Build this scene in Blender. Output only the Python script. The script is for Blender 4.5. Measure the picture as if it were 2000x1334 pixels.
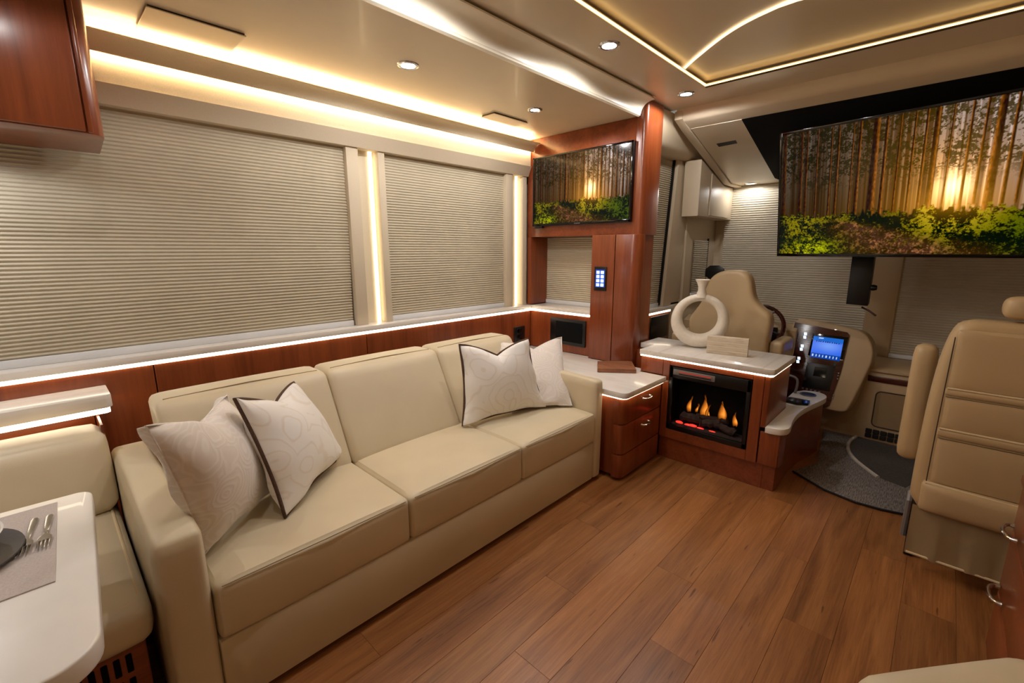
import bpy, bmesh, math, random
import numpy as np
from mathutils import Vector, Matrix

for o in list(bpy.data.objects): bpy.data.objects.remove(o)
scene = bpy.context.scene
COL = scene.collection
random.seed(7)

# ------------------------------------------------------------------ camera
# x = towards the windscreen, y = towards the sofa wall, z = up; metres
CAM = Vector((0, 0, 1.30))
FPX = 881.62
YAW, PITCH, ROLL = 0.763685, 0.199228, -0.001322
F_ = Vector((math.cos(PITCH)*math.cos(YAW), math.cos(PITCH)*math.sin(YAW), -math.sin(PITCH)))
r0 = Vector((math.sin(YAW), -math.cos(YAW), 0)); u0 = r0.cross(F_)
R_ = math.cos(ROLL)*r0 + math.sin(ROLL)*u0
U_ = -math.sin(ROLL)*r0 + math.cos(ROLL)*u0
cam = bpy.data.cameras.new('camera'); co = bpy.data.objects.new('camera', cam); COL.objects.link(co)
cam.sensor_width = 36; cam.sensor_fit = 'HORIZONTAL'; cam.lens = FPX*36/2000
cam.clip_start = .02
m = Matrix((R_, U_, -F_)).transposed().to_4x4(); m.translation = CAM
co.matrix_world = m
scene.camera = co

# ------------------------------------------------------------------ world, view, light levels
w = bpy.data.worlds.new('world'); scene.world = w; w.use_nodes = True
w.node_tree.nodes['Background'].inputs[0].default_value = (1, .9, .78, 1)
w.node_tree.nodes['Background'].inputs[1].default_value = .25
scene.view_settings.view_transform = 'Standard'; scene.view_settings.look = 'None'
scene.view_settings.gamma = 1; scene.view_settings.use_curve_mapping = False
scene.view_settings.exposure = -0.12
WARM = (1, .80, .50)
LED_COVE, LED_SILL, LED_TRAY, LED_POST = 24, 8, 4.2, 4.5
SPOT_W = 16

def pix(u, v, **k):
    """point where the photo's pixel direction meets the plane x=, y= or z="""
    (a, val), = k.items(); i = 'xyz'.index(a)
    d = F_ + (u-1000)/FPX*R_ - (v-667)/FPX*U_
    return CAM + d*((val-CAM[i])/d[i])

def pix_plane(u, v, p, n):
    d = F_ + (u-1000)/FPX*R_ - (v-667)/FPX*U_
    return CAM + d*((p-CAM).dot(n)/d.dot(n))

# ------------------------------------------------------------------ materials
def srgb(r, g, b):
    f = lambda c: (c/255/12.92 if c/255 <= .04045 else ((c/255+.055)/1.055)**2.4)
    return (f(r), f(g), f(b), 1)

class NT:
    def __init__(s, name):
        s.m = bpy.data.materials.new(name); s.m.use_nodes = True
        s.t = s.m.node_tree; s.b = s.t.nodes['Principled BSDF']
    def n(s, typ, **k):
        nd = s.t.nodes.new('ShaderNode'+typ)
        for a, v in k.items():
            if a.startswith('i_'):
                key = a[2:]; key = int(key) if key.isdigit() else key.replace('_', ' ')
                nd.inputs[key].default_value = v
            else: setattr(nd, a, v)
        return nd
    def l(s, a, b): s.t.links.new(a, b)
    def ramp(s, fac, stops):
        r = s.n('ValToRGB'); e = r.color_ramp.elements
        while len(e) < len(stops): e.new(.5)
        for el, (p, c) in zip(e, stops): el.position = p; el.color = c
        s.l(fac, r.inputs[0]); return r.outputs[0]
    def mapped(s, scale, coord='Object', rnd=False):
        tc = s.n('TexCoord'); mp = s.n('Mapping'); mp.inputs['Scale'].default_value = scale
        s.l(tc.outputs[coord], mp.inputs['Vector'])
        if rnd:
            oi = s.n('ObjectInfo'); mu = s.n('Math', operation='MULTIPLY'); mu.inputs[1].default_value = 37
            s.l(oi.outputs['Random'], mu.inputs[0]); s.l(mu.outputs[0], mp.inputs['Location'])
        return mp.outputs[0]
    def noise(s, vec, scale, detail=4, dist=0, rough=.5):
        nz = s.n('TexNoise'); nz.inputs['Scale'].default_value = scale; nz.inputs['Detail'].default_value = detail
        nz.inputs['Distortion'].default_value = dist; nz.inputs['Roughness'].default_value = rough
        s.l(vec, nz.inputs['Vector']); return nz.outputs['Fac']
    def bump(s, h, strength, dist=.002):
        b = s.n('Bump'); b.inputs['Strength'].default_value = strength; b.inputs['Distance'].default_value = dist
        s.l(h, b.inputs['Height']); s.l(b.outputs[0], s.b.inputs['Normal'])
    def base(s, c): s.l(c, s.b.inputs['Base Color'])
    def p(s, **k):
        for a, v in k.items(): s.b.inputs[a.replace('_', ' ')].default_value = v
        return s

M = {}
def plain(name, c, rough=.5, metal=0, coat=0, bump=0, bscale=200, vary=0, spec=.5):
    t = NT(name); t.p(Roughness=rough, Metallic=metal, Coat_Weight=coat)
    t.b.inputs['Specular IOR Level'].default_value = spec
    v = t.mapped((1, 1, 1))
    f = t.noise(v, bscale if bump else 6, 3)
    d = vary if vary else .04
    t.base(t.ramp(f, [(.3, tuple(x*(1-d) for x in c[:3])+(1,)), (.7, tuple(min(1, x*(1+d)) for x in c[:3])+(1,))]))
    if bump: t.bump(f, bump)
    M[name] = t.m; return t.m

def emit(name, c, s):
    t = NT(name); t.p(Roughness=.4, Emission_Strength=s)
    t.b.inputs['Base Color'].default_value = (*c[:3], 1); t.b.inputs['Emission Color'].default_value = (*c[:3], 1)
    M[name] = t.m; return t.m

def wood(name, dark, light, grain, rough=.28, coat=.35, rnd=False, bump=.05):
    t = NT(name); t.p(Roughness=rough, Coat_Weight=coat, Coat_Roughness=.18)
    sc = {'x': (1.1, 16, 16), 'y': (16, 1.1, 16), 'z': (16, 16, 1.1)}[grain]
    v = t.mapped(sc, rnd=rnd)
    a = t.noise(v, 3.2, 8, .6, .62)
    v2 = t.mapped(tuple(x*.22 for x in sc), rnd=rnd)
    b = t.noise(v2, 2.2, 3, .4)
    mx = t.n('Math', operation='ADD'); t.l(a, mx.inputs[0]); t.l(b, mx.inputs[1])
    hf = t.n('Math', operation='MULTIPLY'); hf.inputs[1].default_value = .5; t.l(mx.outputs[0], hf.inputs[0])
    t.base(t.ramp(hf.outputs[0], [(.36, dark), (.64, light)]))
    t.bump(a, bump, .001)
    M[name] = t.m; return t.m

wood('cherry', srgb(112, 48, 20), srgb(148, 73, 36), 'z')
wood('cherry_h', srgb(112, 48, 20), srgb(148, 73, 36), 'x')
wood('walnut', srgb(120, 74, 48), srgb(160, 104, 72), 'y', .5, 0)
wood('dash_wood', srgb(46, 16, 10), srgb(78, 28, 16), 'y', .2, .5)

def floor_wood():
    t = NT('floor_wood'); t.p(Roughness=.36, Coat_Weight=.12, Coat_Roughness=.25)
    v = t.mapped((1.3, 34, 34), rnd=True)
    a = t.noise(v, 3.0, 9, 1.4, .7)
    v2 = t.mapped((.45, 4.5, 4.5), rnd=True)
    b = t.noise(v2, 2.6, 3, 1.2)
    mx = t.n('Math', operation='ADD'); t.l(a, mx.inputs[0]); t.l(b, mx.inputs[1])
    hf = t.n('Math', operation='MULTIPLY'); hf.inputs[1].default_value = .5; t.l(mx.outputs[0], hf.inputs[0])
    c = t.ramp(hf.outputs[0], [(.28, srgb(96, 54, 26)), (.45, srgb(142, 90, 48)), (.55, srgb(160, 105, 58)), (.72, srgb(182, 127, 76))])
    # dark flecks
    v3 = t.mapped((5, 42, 42), rnd=True); fl = t.noise(v3, 1.4, 2)
    k = t.ramp(fl, [(.70, (1, 1, 1, 1)), (.76, (.45, .36, .3, 1))])
    mm = t.n('Mix', data_type='RGBA', blend_type='MULTIPLY'); mm.inputs[0].default_value = 1
    t.l(c, mm.inputs[6]); t.l(k, mm.inputs[7])
    oi = t.n('ObjectInfo'); hs = t.n('HueSaturation')
    mr = t.n('MapRange'); mr.inputs[3].default_value = .86; mr.inputs[4].default_value = 1.12
    t.l(oi.outputs['Random'], mr.inputs[0]); t.l(mr.outputs[0], hs.inputs['Value'])
    t.l(mm.outputs[2], hs.inputs['Color']); t.base(hs.outputs[0])
    t.bump(a, .06, .001)
    M['floor_wood'] = t.m
floor_wood()

def leather(name, c):
    t = NT(name); t.p(Roughness=.46, Coat_Weight=.05, Coat_Roughness=.4)
    v = t.mapped((1, 1, 1)); big = t.noise(v, 4, 3)
    t.base(t.ramp(big, [(.3, tuple(x*.95 for x in c[:3])+(1,)), (.7, tuple(min(1, x*1.04) for x in c[:3])+(1,))]))
    vo = t.n('TexVoronoi'); vo.inputs['Scale'].default_value = 420; t.l(v, vo.inputs['Vector'])
    t.bump(vo.outputs['Distance'], .10, .0008)
    M[name] = t.m
leather('leather', srgb(214, 199, 169))
leather('leather_cab', srgb(192, 165, 124))
leather('vinyl', srgb(206, 188, 160))

def ceiling_vinyl():
    t = NT('ceiling'); t.p(Roughness=.34, Coat_Weight=.08)
    v = t.mapped((1, 1, 1)); f = t.noise(v, 3, 3)
    t.base(t.ramp(f, [(.3, srgb(214, 197, 170)), (.7, srgb(220, 204, 178))]))
    t.bump(t.noise(v, 260, 2), .04, .0006); M['ceiling'] = t.m
ceiling_vinyl()
plain('fascia', srgb(240, 230, 208), .42, coat=.15)
plain('linen', srgb(216, 203, 178), .8, bump=.25, bscale=320, vary=.07)
plain('cornice_linen', srgb(236, 222, 194), .7, bump=.2, bscale=320)
plain('frame_linen', srgb(208, 193, 168), .7, bump=.15, bscale=320)
plain('shade', srgb(200, 189, 166), .8, spec=.15)
plain('shade_cab', srgb(200, 190, 170), .8, spec=.15)
plain('white', srgb(236, 232, 226), .3, coat=.2)
plain('sill_rail', srgb(226, 226, 226), .4)
plain('black', srgb(8, 8, 10), .35)
plain('black_matte', srgb(7, 7, 9), .9, spec=.2)
plain('gloss_black', srgb(4, 4, 5), .08)
plain('floor_seam', srgb(96, 58, 34), .6)
plain('dark_gap', srgb(22, 12, 9), .9)
plain('chrome', srgb(205, 205, 208), .16, metal=1)
plain('steel', srgb(150, 150, 152), .35, metal=1)
plain('brown_cord', srgb(84, 58, 44), .85, bump=.6, bscale=160, vary=.25)
plain('stitch', srgb(150, 128, 92), .7)
plain('stitch_light', srgb(222, 200, 160), .7)
plain('beige_plastic', srgb(186, 160, 124), .45)
plain('seam', srgb(70, 52, 36), .8)
plain('ceramic', srgb(232, 222, 206), .75, bump=.35, bscale=60)
plain('charger', srgb(66, 58, 54), .5, bump=.2, bscale=90)
plain('porcelain', srgb(242, 240, 236), .15, coat=.4)
plain('rubber', srgb(26, 20, 18), .8)
plain('step_trim', srgb(196, 186, 172), .4)
plain('log', srgb(52, 34, 28), .9, bump=.8, bscale=40, vary=.4)
plain('grey_plastic', srgb(120, 112, 108), .4)
plain('glove_panel', srgb(150, 126, 92), .45)
plain('placemat', srgb(196, 186, 180), .85, bump=.3, bscale=260, vary=.08)

def marble():
    t = NT('stone_top'); t.p(Roughness=.22, Coat_Weight=.2)
    v = t.mapped((6, 1.2, 6)); f = t.noise(v, 2.0, 6, .8)
    t.base(t.ramp(f, [(.3, srgb(228, 221, 212)), (.5, srgb(238, 233, 227)), (.7, srgb(232, 226, 219))])); M['stone_top'] = t.m
    t = NT('streak_top'); t.p(Roughness=.25, Coat_Weight=.2)
    v = t.mapped((.8, 14, 14)); f = t.noise(v, 2.0, 6, .4)
    t.base(t.ramp(f, [(.3, srgb(222, 214, 204)), (.5, srgb(236, 230, 222)), (.7, srgb(228, 221, 212))])); M['streak_top'] = t.m
    t = NT('travertine'); t.p(Roughness=.7)
    v = t.mapped((6, 6, 60)); f = t.noise(v, 1.6, 6, .4)
    t.base(t.ramp(f, [(.3, srgb(188, 166, 140)), (.5, srgb(220, 204, 180)), (.7, srgb(206, 188, 162))])); t.bump(f, .4, .002); M['travertine'] = t.m
marble()

def carpet():
    t = NT('carpet'); t.p(Roughness=.95)
    v = t.mapped((14, 120, 1)); f = t.noise(v, 2.0, 4)
    t.base(t.ramp(f, [(.32, srgb(84, 78, 74)), (.5, srgb(124, 116, 110)), (.68, srgb(150, 142, 134))])); t.bump(f, .5, .002)
    M['carpet'] = t.m
carpet()
plain('carpet_dark', srgb(74, 68, 64), .95, bump=.5, bscale=90, vary=.2)

def pillow_mats():
    for name, c1, c2, sc in (('pillow_paisley', srgb(230, 220, 211), srgb(237, 229, 221), 9), ('pillow_white', srgb(245, 240, 234), srgb(237, 228, 218), 6)):
        t = NT(name); t.p(Roughness=.8)
        t.b.inputs['Sheen Weight'].default_value = .2
        v = t.mapped((1, 1, 1))
        nz = t.n('TexNoise'); nz.inputs['Scale'].default_value = 5; t.l(v, nz.inputs['Vector'])
        vm = t.n('VectorMath', operation='MULTIPLY_ADD'); vm.inputs[1].default_value = (.14, .14, .14)
        t.l(nz.outputs['Color'], vm.inputs[0]); t.l(v, vm.inputs[2])
        vo = t.n('TexVoronoi'); vo.inputs['Scale'].default_value = sc; t.l(vm.outputs[0], vo.inputs['Vector'])
        mu = t.n('Math', operation='MULTIPLY'); mu.inputs[1].default_value = 46 if sc == 9 else 30; t.l(vo.outputs['Distance'], mu.inputs[0])
        si = t.n('Math', operation='SINE'); t.l(mu.outputs[0], si.inputs[0])
        mr = t.n('MapRange'); mr.inputs[1].default_value = -1; t.l(si.outputs[0], mr.inputs[0])
        t.base(t.ramp(mr.outputs[0], [(.55, c1), (.95, c2)] if sc == 9 else [(.86, c1), (.99, c2)]))
        t.bump(mr.outputs[0], .16, .002)
        M[name] = t.m
pillow_mats()

def attr_screen(name, strength):
    t = NT(name); t.p(Roughness=.12, Emission_Strength=strength)
    a = t.n('Attribute', attribute_name='Col'); t.b.inputs['Specular IOR Level'].default_value = .12
    t.b.inputs['Base Color'].default_value = (.004, .004, .005, 1)
    t.l(a.outputs['Color'], t.b.inputs['Emission Color']); M[name] = t.m
attr_screen('tv_picture', 1.5)
attr_screen('dash_picture', 1.0)
attr_screen('flame', 1.25)
emit('led_cove', WARM, LED_COVE*1.5); emit('led_up', WARM, LED_COVE); emit('led_right_added', WARM, 11); emit('led_sill', (1, .84, .60), LED_SILL)
emit('led_tray', (1, .66, .24), LED_TRAY); emit('led_post', (1, .82, .52), LED_POST)
emit('led_fibre', (1, .80, .50), 1.9); emit('downlight_lens', (.95, .97, 1), 22)
emit('button_glow', (.62, .80, 1), 1.6); emit('button_blue', (.01, .06, .5), .7)
emit('ember', (1, .03, .02), 1.6); emit('heater_red', (.55, .03, .02), .35)

# ------------------------------------------------------------------ mesh helpers
def tagk(o, **k):
    for a, v in k.items():
        if v: o[a] = v
    return o

ORG = {}
def link(o): COL.objects.link(o); return o

def thing(name, label, cat, loc, group=None, kind=None):
    o = link(bpy.data.objects.new(name, None)); o.location = loc; o.empty_display_size = .05
    ORG[o] = Vector(loc)
    tagk(o, label=label, category=cat, group=group, kind=kind); return o

def part(name, bm, mat, parent=None, smooth=True, label=None, angle=35, **k):
    """bm is built in world coordinates"""
    bmesh.ops.recalc_face_normals(bm, faces=bm.faces[:])
    me = bpy.data.meshes.new(name); 
    if parent is not None: org = ORG[parent]
    else:
        xs = [v.co for v in bm.verts]
        lo = [min(c[i] for c in xs) for i in range(3)]; hi = [max(c[i] for c in xs) for i in range(3)]
        org = Vector(((lo[0]+hi[0])/2, (lo[1]+hi[1])/2, lo[2]))
    bmesh.ops.translate(bm, verts=bm.verts[:], vec=-org)
    bm.to_mesh(me); bm.free()
    if smooth:
        me.polygons.foreach_set('use_smooth', [True]*len(me.polygons)); me.set_sharp_from_angle(angle=math.radians(angle))
    me.materials.append(M[mat])
    o = link(bpy.data.objects.new(name, me))
    if parent is None: o.location = org
    else: o.parent = parent
    ORG[o] = org
    tagk(o, label=label, **k); return o

def struct(name, bm, mat, label, **k): return part(name, bm, mat, None, label=label, category=k.pop('category', 'wall'), kind='structure', **k)

def nb(): return bmesh.new()
def merge(bm, b2):
    me = bpy.data.meshes.new('tmp'); b2.to_mesh(me); b2.free(); bm.from_mesh(me); bpy.data.meshes.remove(me); return bm

def box(lo, hi, bev=0, seg=2, bm=None, xf=None):
    b = nb(); bmesh.ops.create_cube(b, size=1)
    for v in b.verts:
        v.co = Vector([(lo[i]+hi[i])/2 + v.co[i]*(hi[i]-lo[i]) for i in range(3)])
    if bev: bmesh.ops.bevel(b, geom=b.edges[:], offset=bev, segments=seg, affect='EDGES', profile=.5)
    if xf:
        for v in b.verts: v.co = xf(v.co)
    return b if bm is None else merge(bm, b)

def poly(pts, d, bev=0, seg=2, bm=None):
    """closed polygon (3-D points) extruded by vector d"""
    b = nb(); d = Vector(d)
    a = [b.verts.new(p) for p in pts]; c = [b.verts.new(Vector(p)+d) for p in pts]
    f1 = b.faces.new(a); f2 = b.faces.new(c[::-1]); n = len(pts)
    for i in range(n): b.faces.new((a[i], c[i], c[(i+1) % n], a[(i+1) % n]))
    bmesh.ops.recalc_face_normals(b, faces=b.faces[:])
    if bev:
        ed = [e for e in b.edges if f1 in e.link_faces or f2 in e.link_faces]
        bmesh.ops.bevel(b, geom=ed, offset=bev, segments=seg, affect='EDGES', profile=.5)
    return b if bm is None else merge(bm, b)

def prof(pts, axis, a0, a1, **k):
    """2-D profile extruded along an axis. axis x: pts are (y,z); y: (x,z); z: (x,y)"""
    def P(p, a): return {'x': (a, p[0], p[1]), 'y': (p[0], a, p[1]), 'z': (p[0], p[1], a)}[axis]
    d = {'x': (a1-a0, 0, 0), 'y': (0, a1-a0, 0), 'z': (0, 0, a1-a0)}[axis]
    return poly([P(p, a0) for p in pts], d, **k)

def tube(pts, r, n=8, closed=False, bm=None, caps=True):
    b = nb(); pts = [Vector(p) for p in pts]; N = len(pts); rings = []
    prev = None
    for i, p in enumerate(pts):
        if closed: t = (pts[(i+1) % N]-pts[i-1])
        else: t = pts[min(i+1, N-1)]-pts[max(i-1, 0)]
        t.normalize()
        if prev is None:
            a = Vector((0, 0, 1)) if abs(t.z) < .9 else Vector((1, 0, 0)); prev = (a - t*a.dot(t)).normalized()
        else: prev = (prev - t*prev.dot(t)).normalized()
        q = t.cross(prev); rr = r[i] if isinstance(r, (list, tuple)) else r
        rings.append([b.verts.new(p + rr*(math.cos(2*math.pi*k/n)*prev + math.sin(2*math.pi*k/n)*q)) for k in range(n)])
    for i in range(N if closed else N-1):
        A, B = rings[i], rings[(i+1) % N]
        for k in range(n): b.faces.new((A[k], A[(k+1) % n], B[(k+1) % n], B[k]))
    if not closed and caps: b.faces.new(rings[0][::-1]); b.faces.new(rings[-1])
    return b if bm is None else merge(bm, b)

def lathe(pr, c, n=32, bm=None, ax=None):
    """profile (r,h) turned about axis ax (default z) at c"""
    b = nb(); c = Vector(c); Z = Vector(ax).normalized() if ax else Vector((0, 0, 1))
    a = Vector((1, 0, 0)) if abs(Z.x) < .9 else Vector((0, 1, 0)); Xa = (a-Z*a.dot(Z)).normalized(); Ya = Z.cross(Xa)
    rings = []
    for r, h in pr:
        if r <= 1e-6: rings.append([b.verts.new(c+Z*h)])
        else: rings.append([b.verts.new(c+Z*h+r*(math.cos(2*math.pi*k/n)*Xa+math.sin(2*math.pi*k/n)*Ya)) for k in range(n)])
    for A, B in zip(rings, rings[1:]):
        for k in range(n):
            q = [A[k % len(A)], A[(k+1) % len(A)], B[(k+1) % len(B)], B[k % len(B)]]
            q = [v for i, v in enumerate(q) if v not in q[:i]]
            if len(q) > 2: b.faces.new(q)
    return b if bm is None else merge(bm, b)

def soft(lo, hi, r=.03, puff=(0, 0, 0), n=12, xf=None, bm=None):
    """rounded, slightly domed upholstery block"""
    b = nb(); bmesh.ops.create_cube(b, size=2)
    bmesh.ops.subdivide_edges(b, edges=b.edges[:], cuts=n, use_grid_fill=True)
    lo, hi = Vector(lo), Vector(hi); c = (lo+hi)/2; h = (hi-lo)/2
    for v in b.verts:
        p = v.co.copy()
        # crowd the grid lines towards the edges so the rounding stays smooth
        q = Vector([math.copysign(1-(1-abs(x))**1.6, x) for x in p])
        w3 = Vector([q[i]*h[i] for i in range(3)])
        inner = Vector([max(-(h[i]-r), min(h[i]-r, w3[i])) for i in range(3)])
        d = w3-inner
        if d.length > 1e-9:
            mx = max(abs(d[i]) for i in range(3)); d = d.normalized()*mx
        w3 = inner+d
        for i in range(3):
            j, k = (i+1) % 3, (i+2) % 3
            w3[i] += math.copysign(1, p[i])*puff[i]*(1-p[j]**2)*(1-p[k]**2)*abs(p[i])**3
        v.co = c+w3
    if xf:
        for v in b.verts: v.co = xf(v.co)
    return b if bm is None else merge(bm, b)

def slab4(c, th, bev=0, bm=None):
    """four corner points, thickened by th along the normal"""
    c = [Vector(p) for p in c]; n = (c[1]-c[0]).cross(c[3]-c[0]).normalized()
    return poly(c, n*th, bev=bev, bm=bm)

def chaikin(pts, it=2, closed=True):
    pts = [Vector(p) for p in pts]
    for _ in range(it):
        out = []
        N = len(pts)
        rng = range(N) if closed else range(N-1)
        if not closed: out.append(pts[0])
        for i in rng:
            a, b = pts[i], pts[(i+1) % N]
            out += [a*.75+b*.25, a*.25+b*.75]
        if not closed: out.append(pts[-1])
        pts = out
    return pts

def roundrect(x0, x1, y0, y1, r, n=6):
    out = []
    for cx, cy, a0 in ((x1-r, y1-r, 0), (x0+r, y1-r, 90), (x0+r, y0+r, 180), (x1-r, y0+r, 270)):
        for k in range(n+1):
            a = math.radians(a0+90*k/n); out.append((cx+r*math.cos(a), cy+r*math.sin(a)))
    return out

# =================================================================== SETTING
X0, XE, XF = -1.3, 2.71, 4.32       # rear wall, slide end wall, windscreen shades
YR, YP = -1.0, 2.38                 # right wall, sofa-wall panelling
ZS, ZM = 2.11, 2.20                 # slide-out ceiling, main ceiling

# ---- floor: planks running towards the windscreen
fl = part('floor', box((X0, YR, -.06), (4.4, 2.5, -.004)), 'floor_seam', label='warm brown plank floor running towards the cab', category='floor', kind='structure')
PW = .151
ends = {4: [1.26], 5: [1.675], 3: [.917, 2.35], 2: [1.63], 0: [2.09], 1: [1.27, 2.55], -1: [1.69], -3: [2.075], -2: [1.15], 6: [.6]}
k0 = -9
rows = range(-9, 14)
for k in rows:
    y0 = .264+PW*k; y1 = y0+PW
    if y1 > 2.45: break
    js = sorted(ends.get(k, [])) or [random.uniform(-.2, 1.6)]
    xs = [X0]
    a = js[0]
    while a > X0+.3: a -= 1.22
    a += 1.22
    cuts = set()
    for j in js: cuts.add(round(j, 3))
    x = js[0]-1.22
    while x > X0+.2: cuts.add(round(x, 3)); x -= 1.22
    x = js[-1]+1.22
    while x < 3.6: cuts.add(round(x, 3)); x += 1.22
    xs = [X0]+sorted(cuts)+[3.86]
    for a, b in zip(xs, xs[1:]):
        part('plank', box((a+.0003, y0+.0003, -.004), (b-.0003, y1-.0003, 0), .0006, 1), 'floor_wood', fl)

# ---- slide-out outer wall (left)
wl = struct('wall_left', box((X0, 2.40, 0), (2.92, 2.54, .84)), 'dark_gap', 'cherry wood panelling behind the sofa below the window sill', category='wall')
js = [X0, -.55, pix(305, 745, y=YP).x, pix(717, 670, y=YP).x, 2.70]
for a, b in zip(js, js[1:]):
    part('panel', box((a+.002, YP, 0), (b-.002, 2.40, .838), .002, 1), 'cherry', wl)
part('upper_wall', box((X0, 2.50, .84), (2.92, 2.54, ZS)), 'linen', wl)
# socket in the panel beside the sofa back
t = thing('wall_outlet', 'black power outlet in the cherry panelling behind the sofa', 'outlet', (2.56, YP-.008, .60))
part('cover_plate', box((2.503, YP-.008, .595), (2.627, YP, .715), .004), 'black', t)
part('socket', box((2.535, YP-.012, .655), (2.595, YP-.006, .70), .003), 'gloss_black', t)
part('socket', box((2.535, YP-.012, .608), (2.595, YP-.006, .648), .003), 'gloss_black', t)

# ---- window sill with under-lighting
sill = struct('trim_1', box((X0, YP-.012, .845), (2.92, 2.50, .874), .003), 'streak_top', 'pale streaked stone window sill above the sofa', category='window sill')
part('led_strip', box((X0, YP-.006, .829), (XE-.006, YP, .845)), 'led_sill', sill, smooth=False)

# ---- pleated shades
def pleats(p0, dx, w_top, w_bot, z0, z1, nrm, pitch=.0152, depth=.0075):
    """zig-zag cellular fabric hanging in the plane through p0 spanned by dx and z"""
    b = nb(); p0 = Vector(p0); dx = Vector(dx).normalized(); nrm = Vector(nrm).normalized()
    n = int((z1-z0)/pitch); rows_ = []
    for i in range(6*n+1):
        f = i/(6*n); z = z0+f*(z1-z0); wd = w_bot+(w_top-w_bot)*f
        off = depth*(.5-.5*math.cos(2*math.pi*i/6))
        rows_.append([b.verts.new(Vector((p0.x, p0.y, z))+dx*s*wd+nrm*off) for s in (0, .5, 1)])
    for A, B in zip(rows_, rows_[1:]):
        for k in range(2): b.faces.new((A[k], A[k+1], B[k+1], B[k]))
    return b

def shade(label, p0, dx, wt, wb, z0, z1, nrm, group, mat='shade', rail=True, pitch=.0152):
    p0 = Vector(p0); d = Vector(dx).normalized(); nrm = Vector(nrm).normalized()
    t = thing('pleated_shade', label, 'window shade', (p0.x, p0.y, z0-.03), group)
    part('fabric', pleats(p0, dx, wt, wb, z0, z1, nrm, pitch), mat, t, angle=89)
    if rail:
        a = p0+nrm*-.004; bq = p0+d*wb+nrm*.014
        lo = [min(a[i], bq[i]) for i in range(2)]; hi = [max(a[i], bq[i]) for i in range(2)]
        part('bottom_rail', box((lo[0], lo[1], z0-.031), (hi[0], hi[1], z0), .003), 'sill_rail', t)
    return t
YS = 2.462
shade('wide pleated beige window shade left of the first lit post', (X0+.1, YS, 0), (1, 0, 0), 1.255-X0-.1, 1.225-X0-.1+.01, .905, 1.86, (0, -1, 0), 'pleated window shades')
shade('pleated beige window shade between the two lit posts', (1.485, YS, 0), (1, 0, 0), .99, .99, .905, 1.86, (0, -1, 0), 'pleated window shades')

# ---- posts between the windows with a lit channel
def post(n, x0, x1, x2, x3, label):
    o = struct('trim_%d' % n, box((x0, 2.425, .874), (x1, 2.50, 1.87), .003), 'frame_linen', label, category='window post')
    part('right_frame', box((x2, 2.425, .874), (x3, 2.50, 1.87), .003), 'frame_linen', o)
    part('channel', box((x1, 2.478, .874), (x2, 2.495, 1.87)), 'linen', o)
    part('led_strip', box((x2-.032, 2.468, .876), (x2-.014, 2.478, 1.85)), 'led_post', o, smooth=False)
post(2, 1.245, 1.315, 1.435, 1.478, 'linen window post with a glowing channel between the two wide shades')
post(3, 2.475, 2.545, 2.655, 2.700, 'linen window post with a glowing channel beside the small television cabinet')

# ---- valance: header, lit band, floating cornice
hd = struct('trim_4', prof([(2.50, 1.85), (2.412, 1.85), (2.382, 1.92), (2.50, 1.92)], 'x', X0, 2.705, bev=.002), 'frame_linen', 'fabric-wrapped header board above the window shades', category='valance')
part('lit_band', box((X0, 2.392, 1.92), (2.705, 2.50, ZS)), 'linen', hd)
cor = struct('trim_5', prof([(2.362, 2.018), (2.358, 2.028), (2.350, 2.040), (2.336, 2.054), (2.316, 2.066), (2.300, 2.070), (2.300, 2.074), (2.318, 2.074), (2.334, 2.066), (2.368, 2.060), (2.370, 2.018)], 'x', X0, 2.704), 'cornice_linen', 'curved linen cornice hiding the cove lights above the windows', category='cornice')
part('led_strip', box((X0, 2.3705, 2.022), (2.70, 2.374, 2.046)), 'led_cove', cor, smooth=False)
part('led_strip', box((X0, 2.335, 2.066), (2.70, 2.368, 2.068)), 'led_up', cor, smooth=False)

# ---- slide-out ceiling with fascia
cs = struct('ceiling', box((X0, 1.50, ZS), (XE+.2, 2.54, ZS+.04)), 'ceiling', 'low cream ceiling over the sofa', category='ceiling')
fpts = [(1.515, ZS-.004), (1.505, ZS-.008), (1.494, ZS-.002), (1.492, ZS+.006)]
for k in range(9):
    a = math.radians(90*k/8); fpts.append((1.490-.075*(1-math.cos(a)), ZS+.008+.062*math.sin(a)))
fpts += [(1.405, ZS+.073), (1.405, ZS+.080), (1.515, ZS+.080)]
fa = struct('trim_6', prof(fpts, 'x', X0, 2.70), 'fascia', 'glossy cream curved fascia along the edge of the sofa ceiling', category='fascia')

# ---- main ceiling with lit tray
cm = struct('ceiling_main', box((X0, 1.13, ZM), (3.06, 1.62, ZM+.02)), 'ceiling', 'main cream ceiling with a sunken tray outlined in warm light', category='ceiling')
part('front_border', box((2.765, YR, ZM), (3.06, 1.13, ZM+.02)), 'ceiling', cm)
part('right_border', box((X0, YR, ZM), (2.765, -.75, ZM+.02)), 'ceiling', cm)
part('tray_panel', box((X0, -.85, ZM+.034), (2.86, 1.23, ZM+.05)), 'ceiling', cm)
part('led_strip', box((X0, 1.128, ZM+.003), (2.765, 1.134, ZM+.014)), 'led_tray', cm, smooth=False)
part('led_strip', box((2.762, -.75, ZM+.003), (2.768, 1.13, ZM+.014)), 'led_tray', cm, smooth=False)
part('tray_lip', box((2.756, -.75, ZM-.004), (2.764, 1.13, ZM+.003)), 'seam', cm, smooth=False)
arc = [pix(u, v, z=ZM+.028) for u, v in ((1331, 139), (1352, 119), (1377, 98), (1407, 74), (1440, 52), (1475, 33), (1510, 17), (1540, 3), (1590, -14), (1660, -34), (1760, -56))]
arc2 = [pix(u, v, z=ZM+.028) for u, v in ((1510, 17), (1545, 5), (1565, -2), (1620, -12), (1700, -22))]
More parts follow.
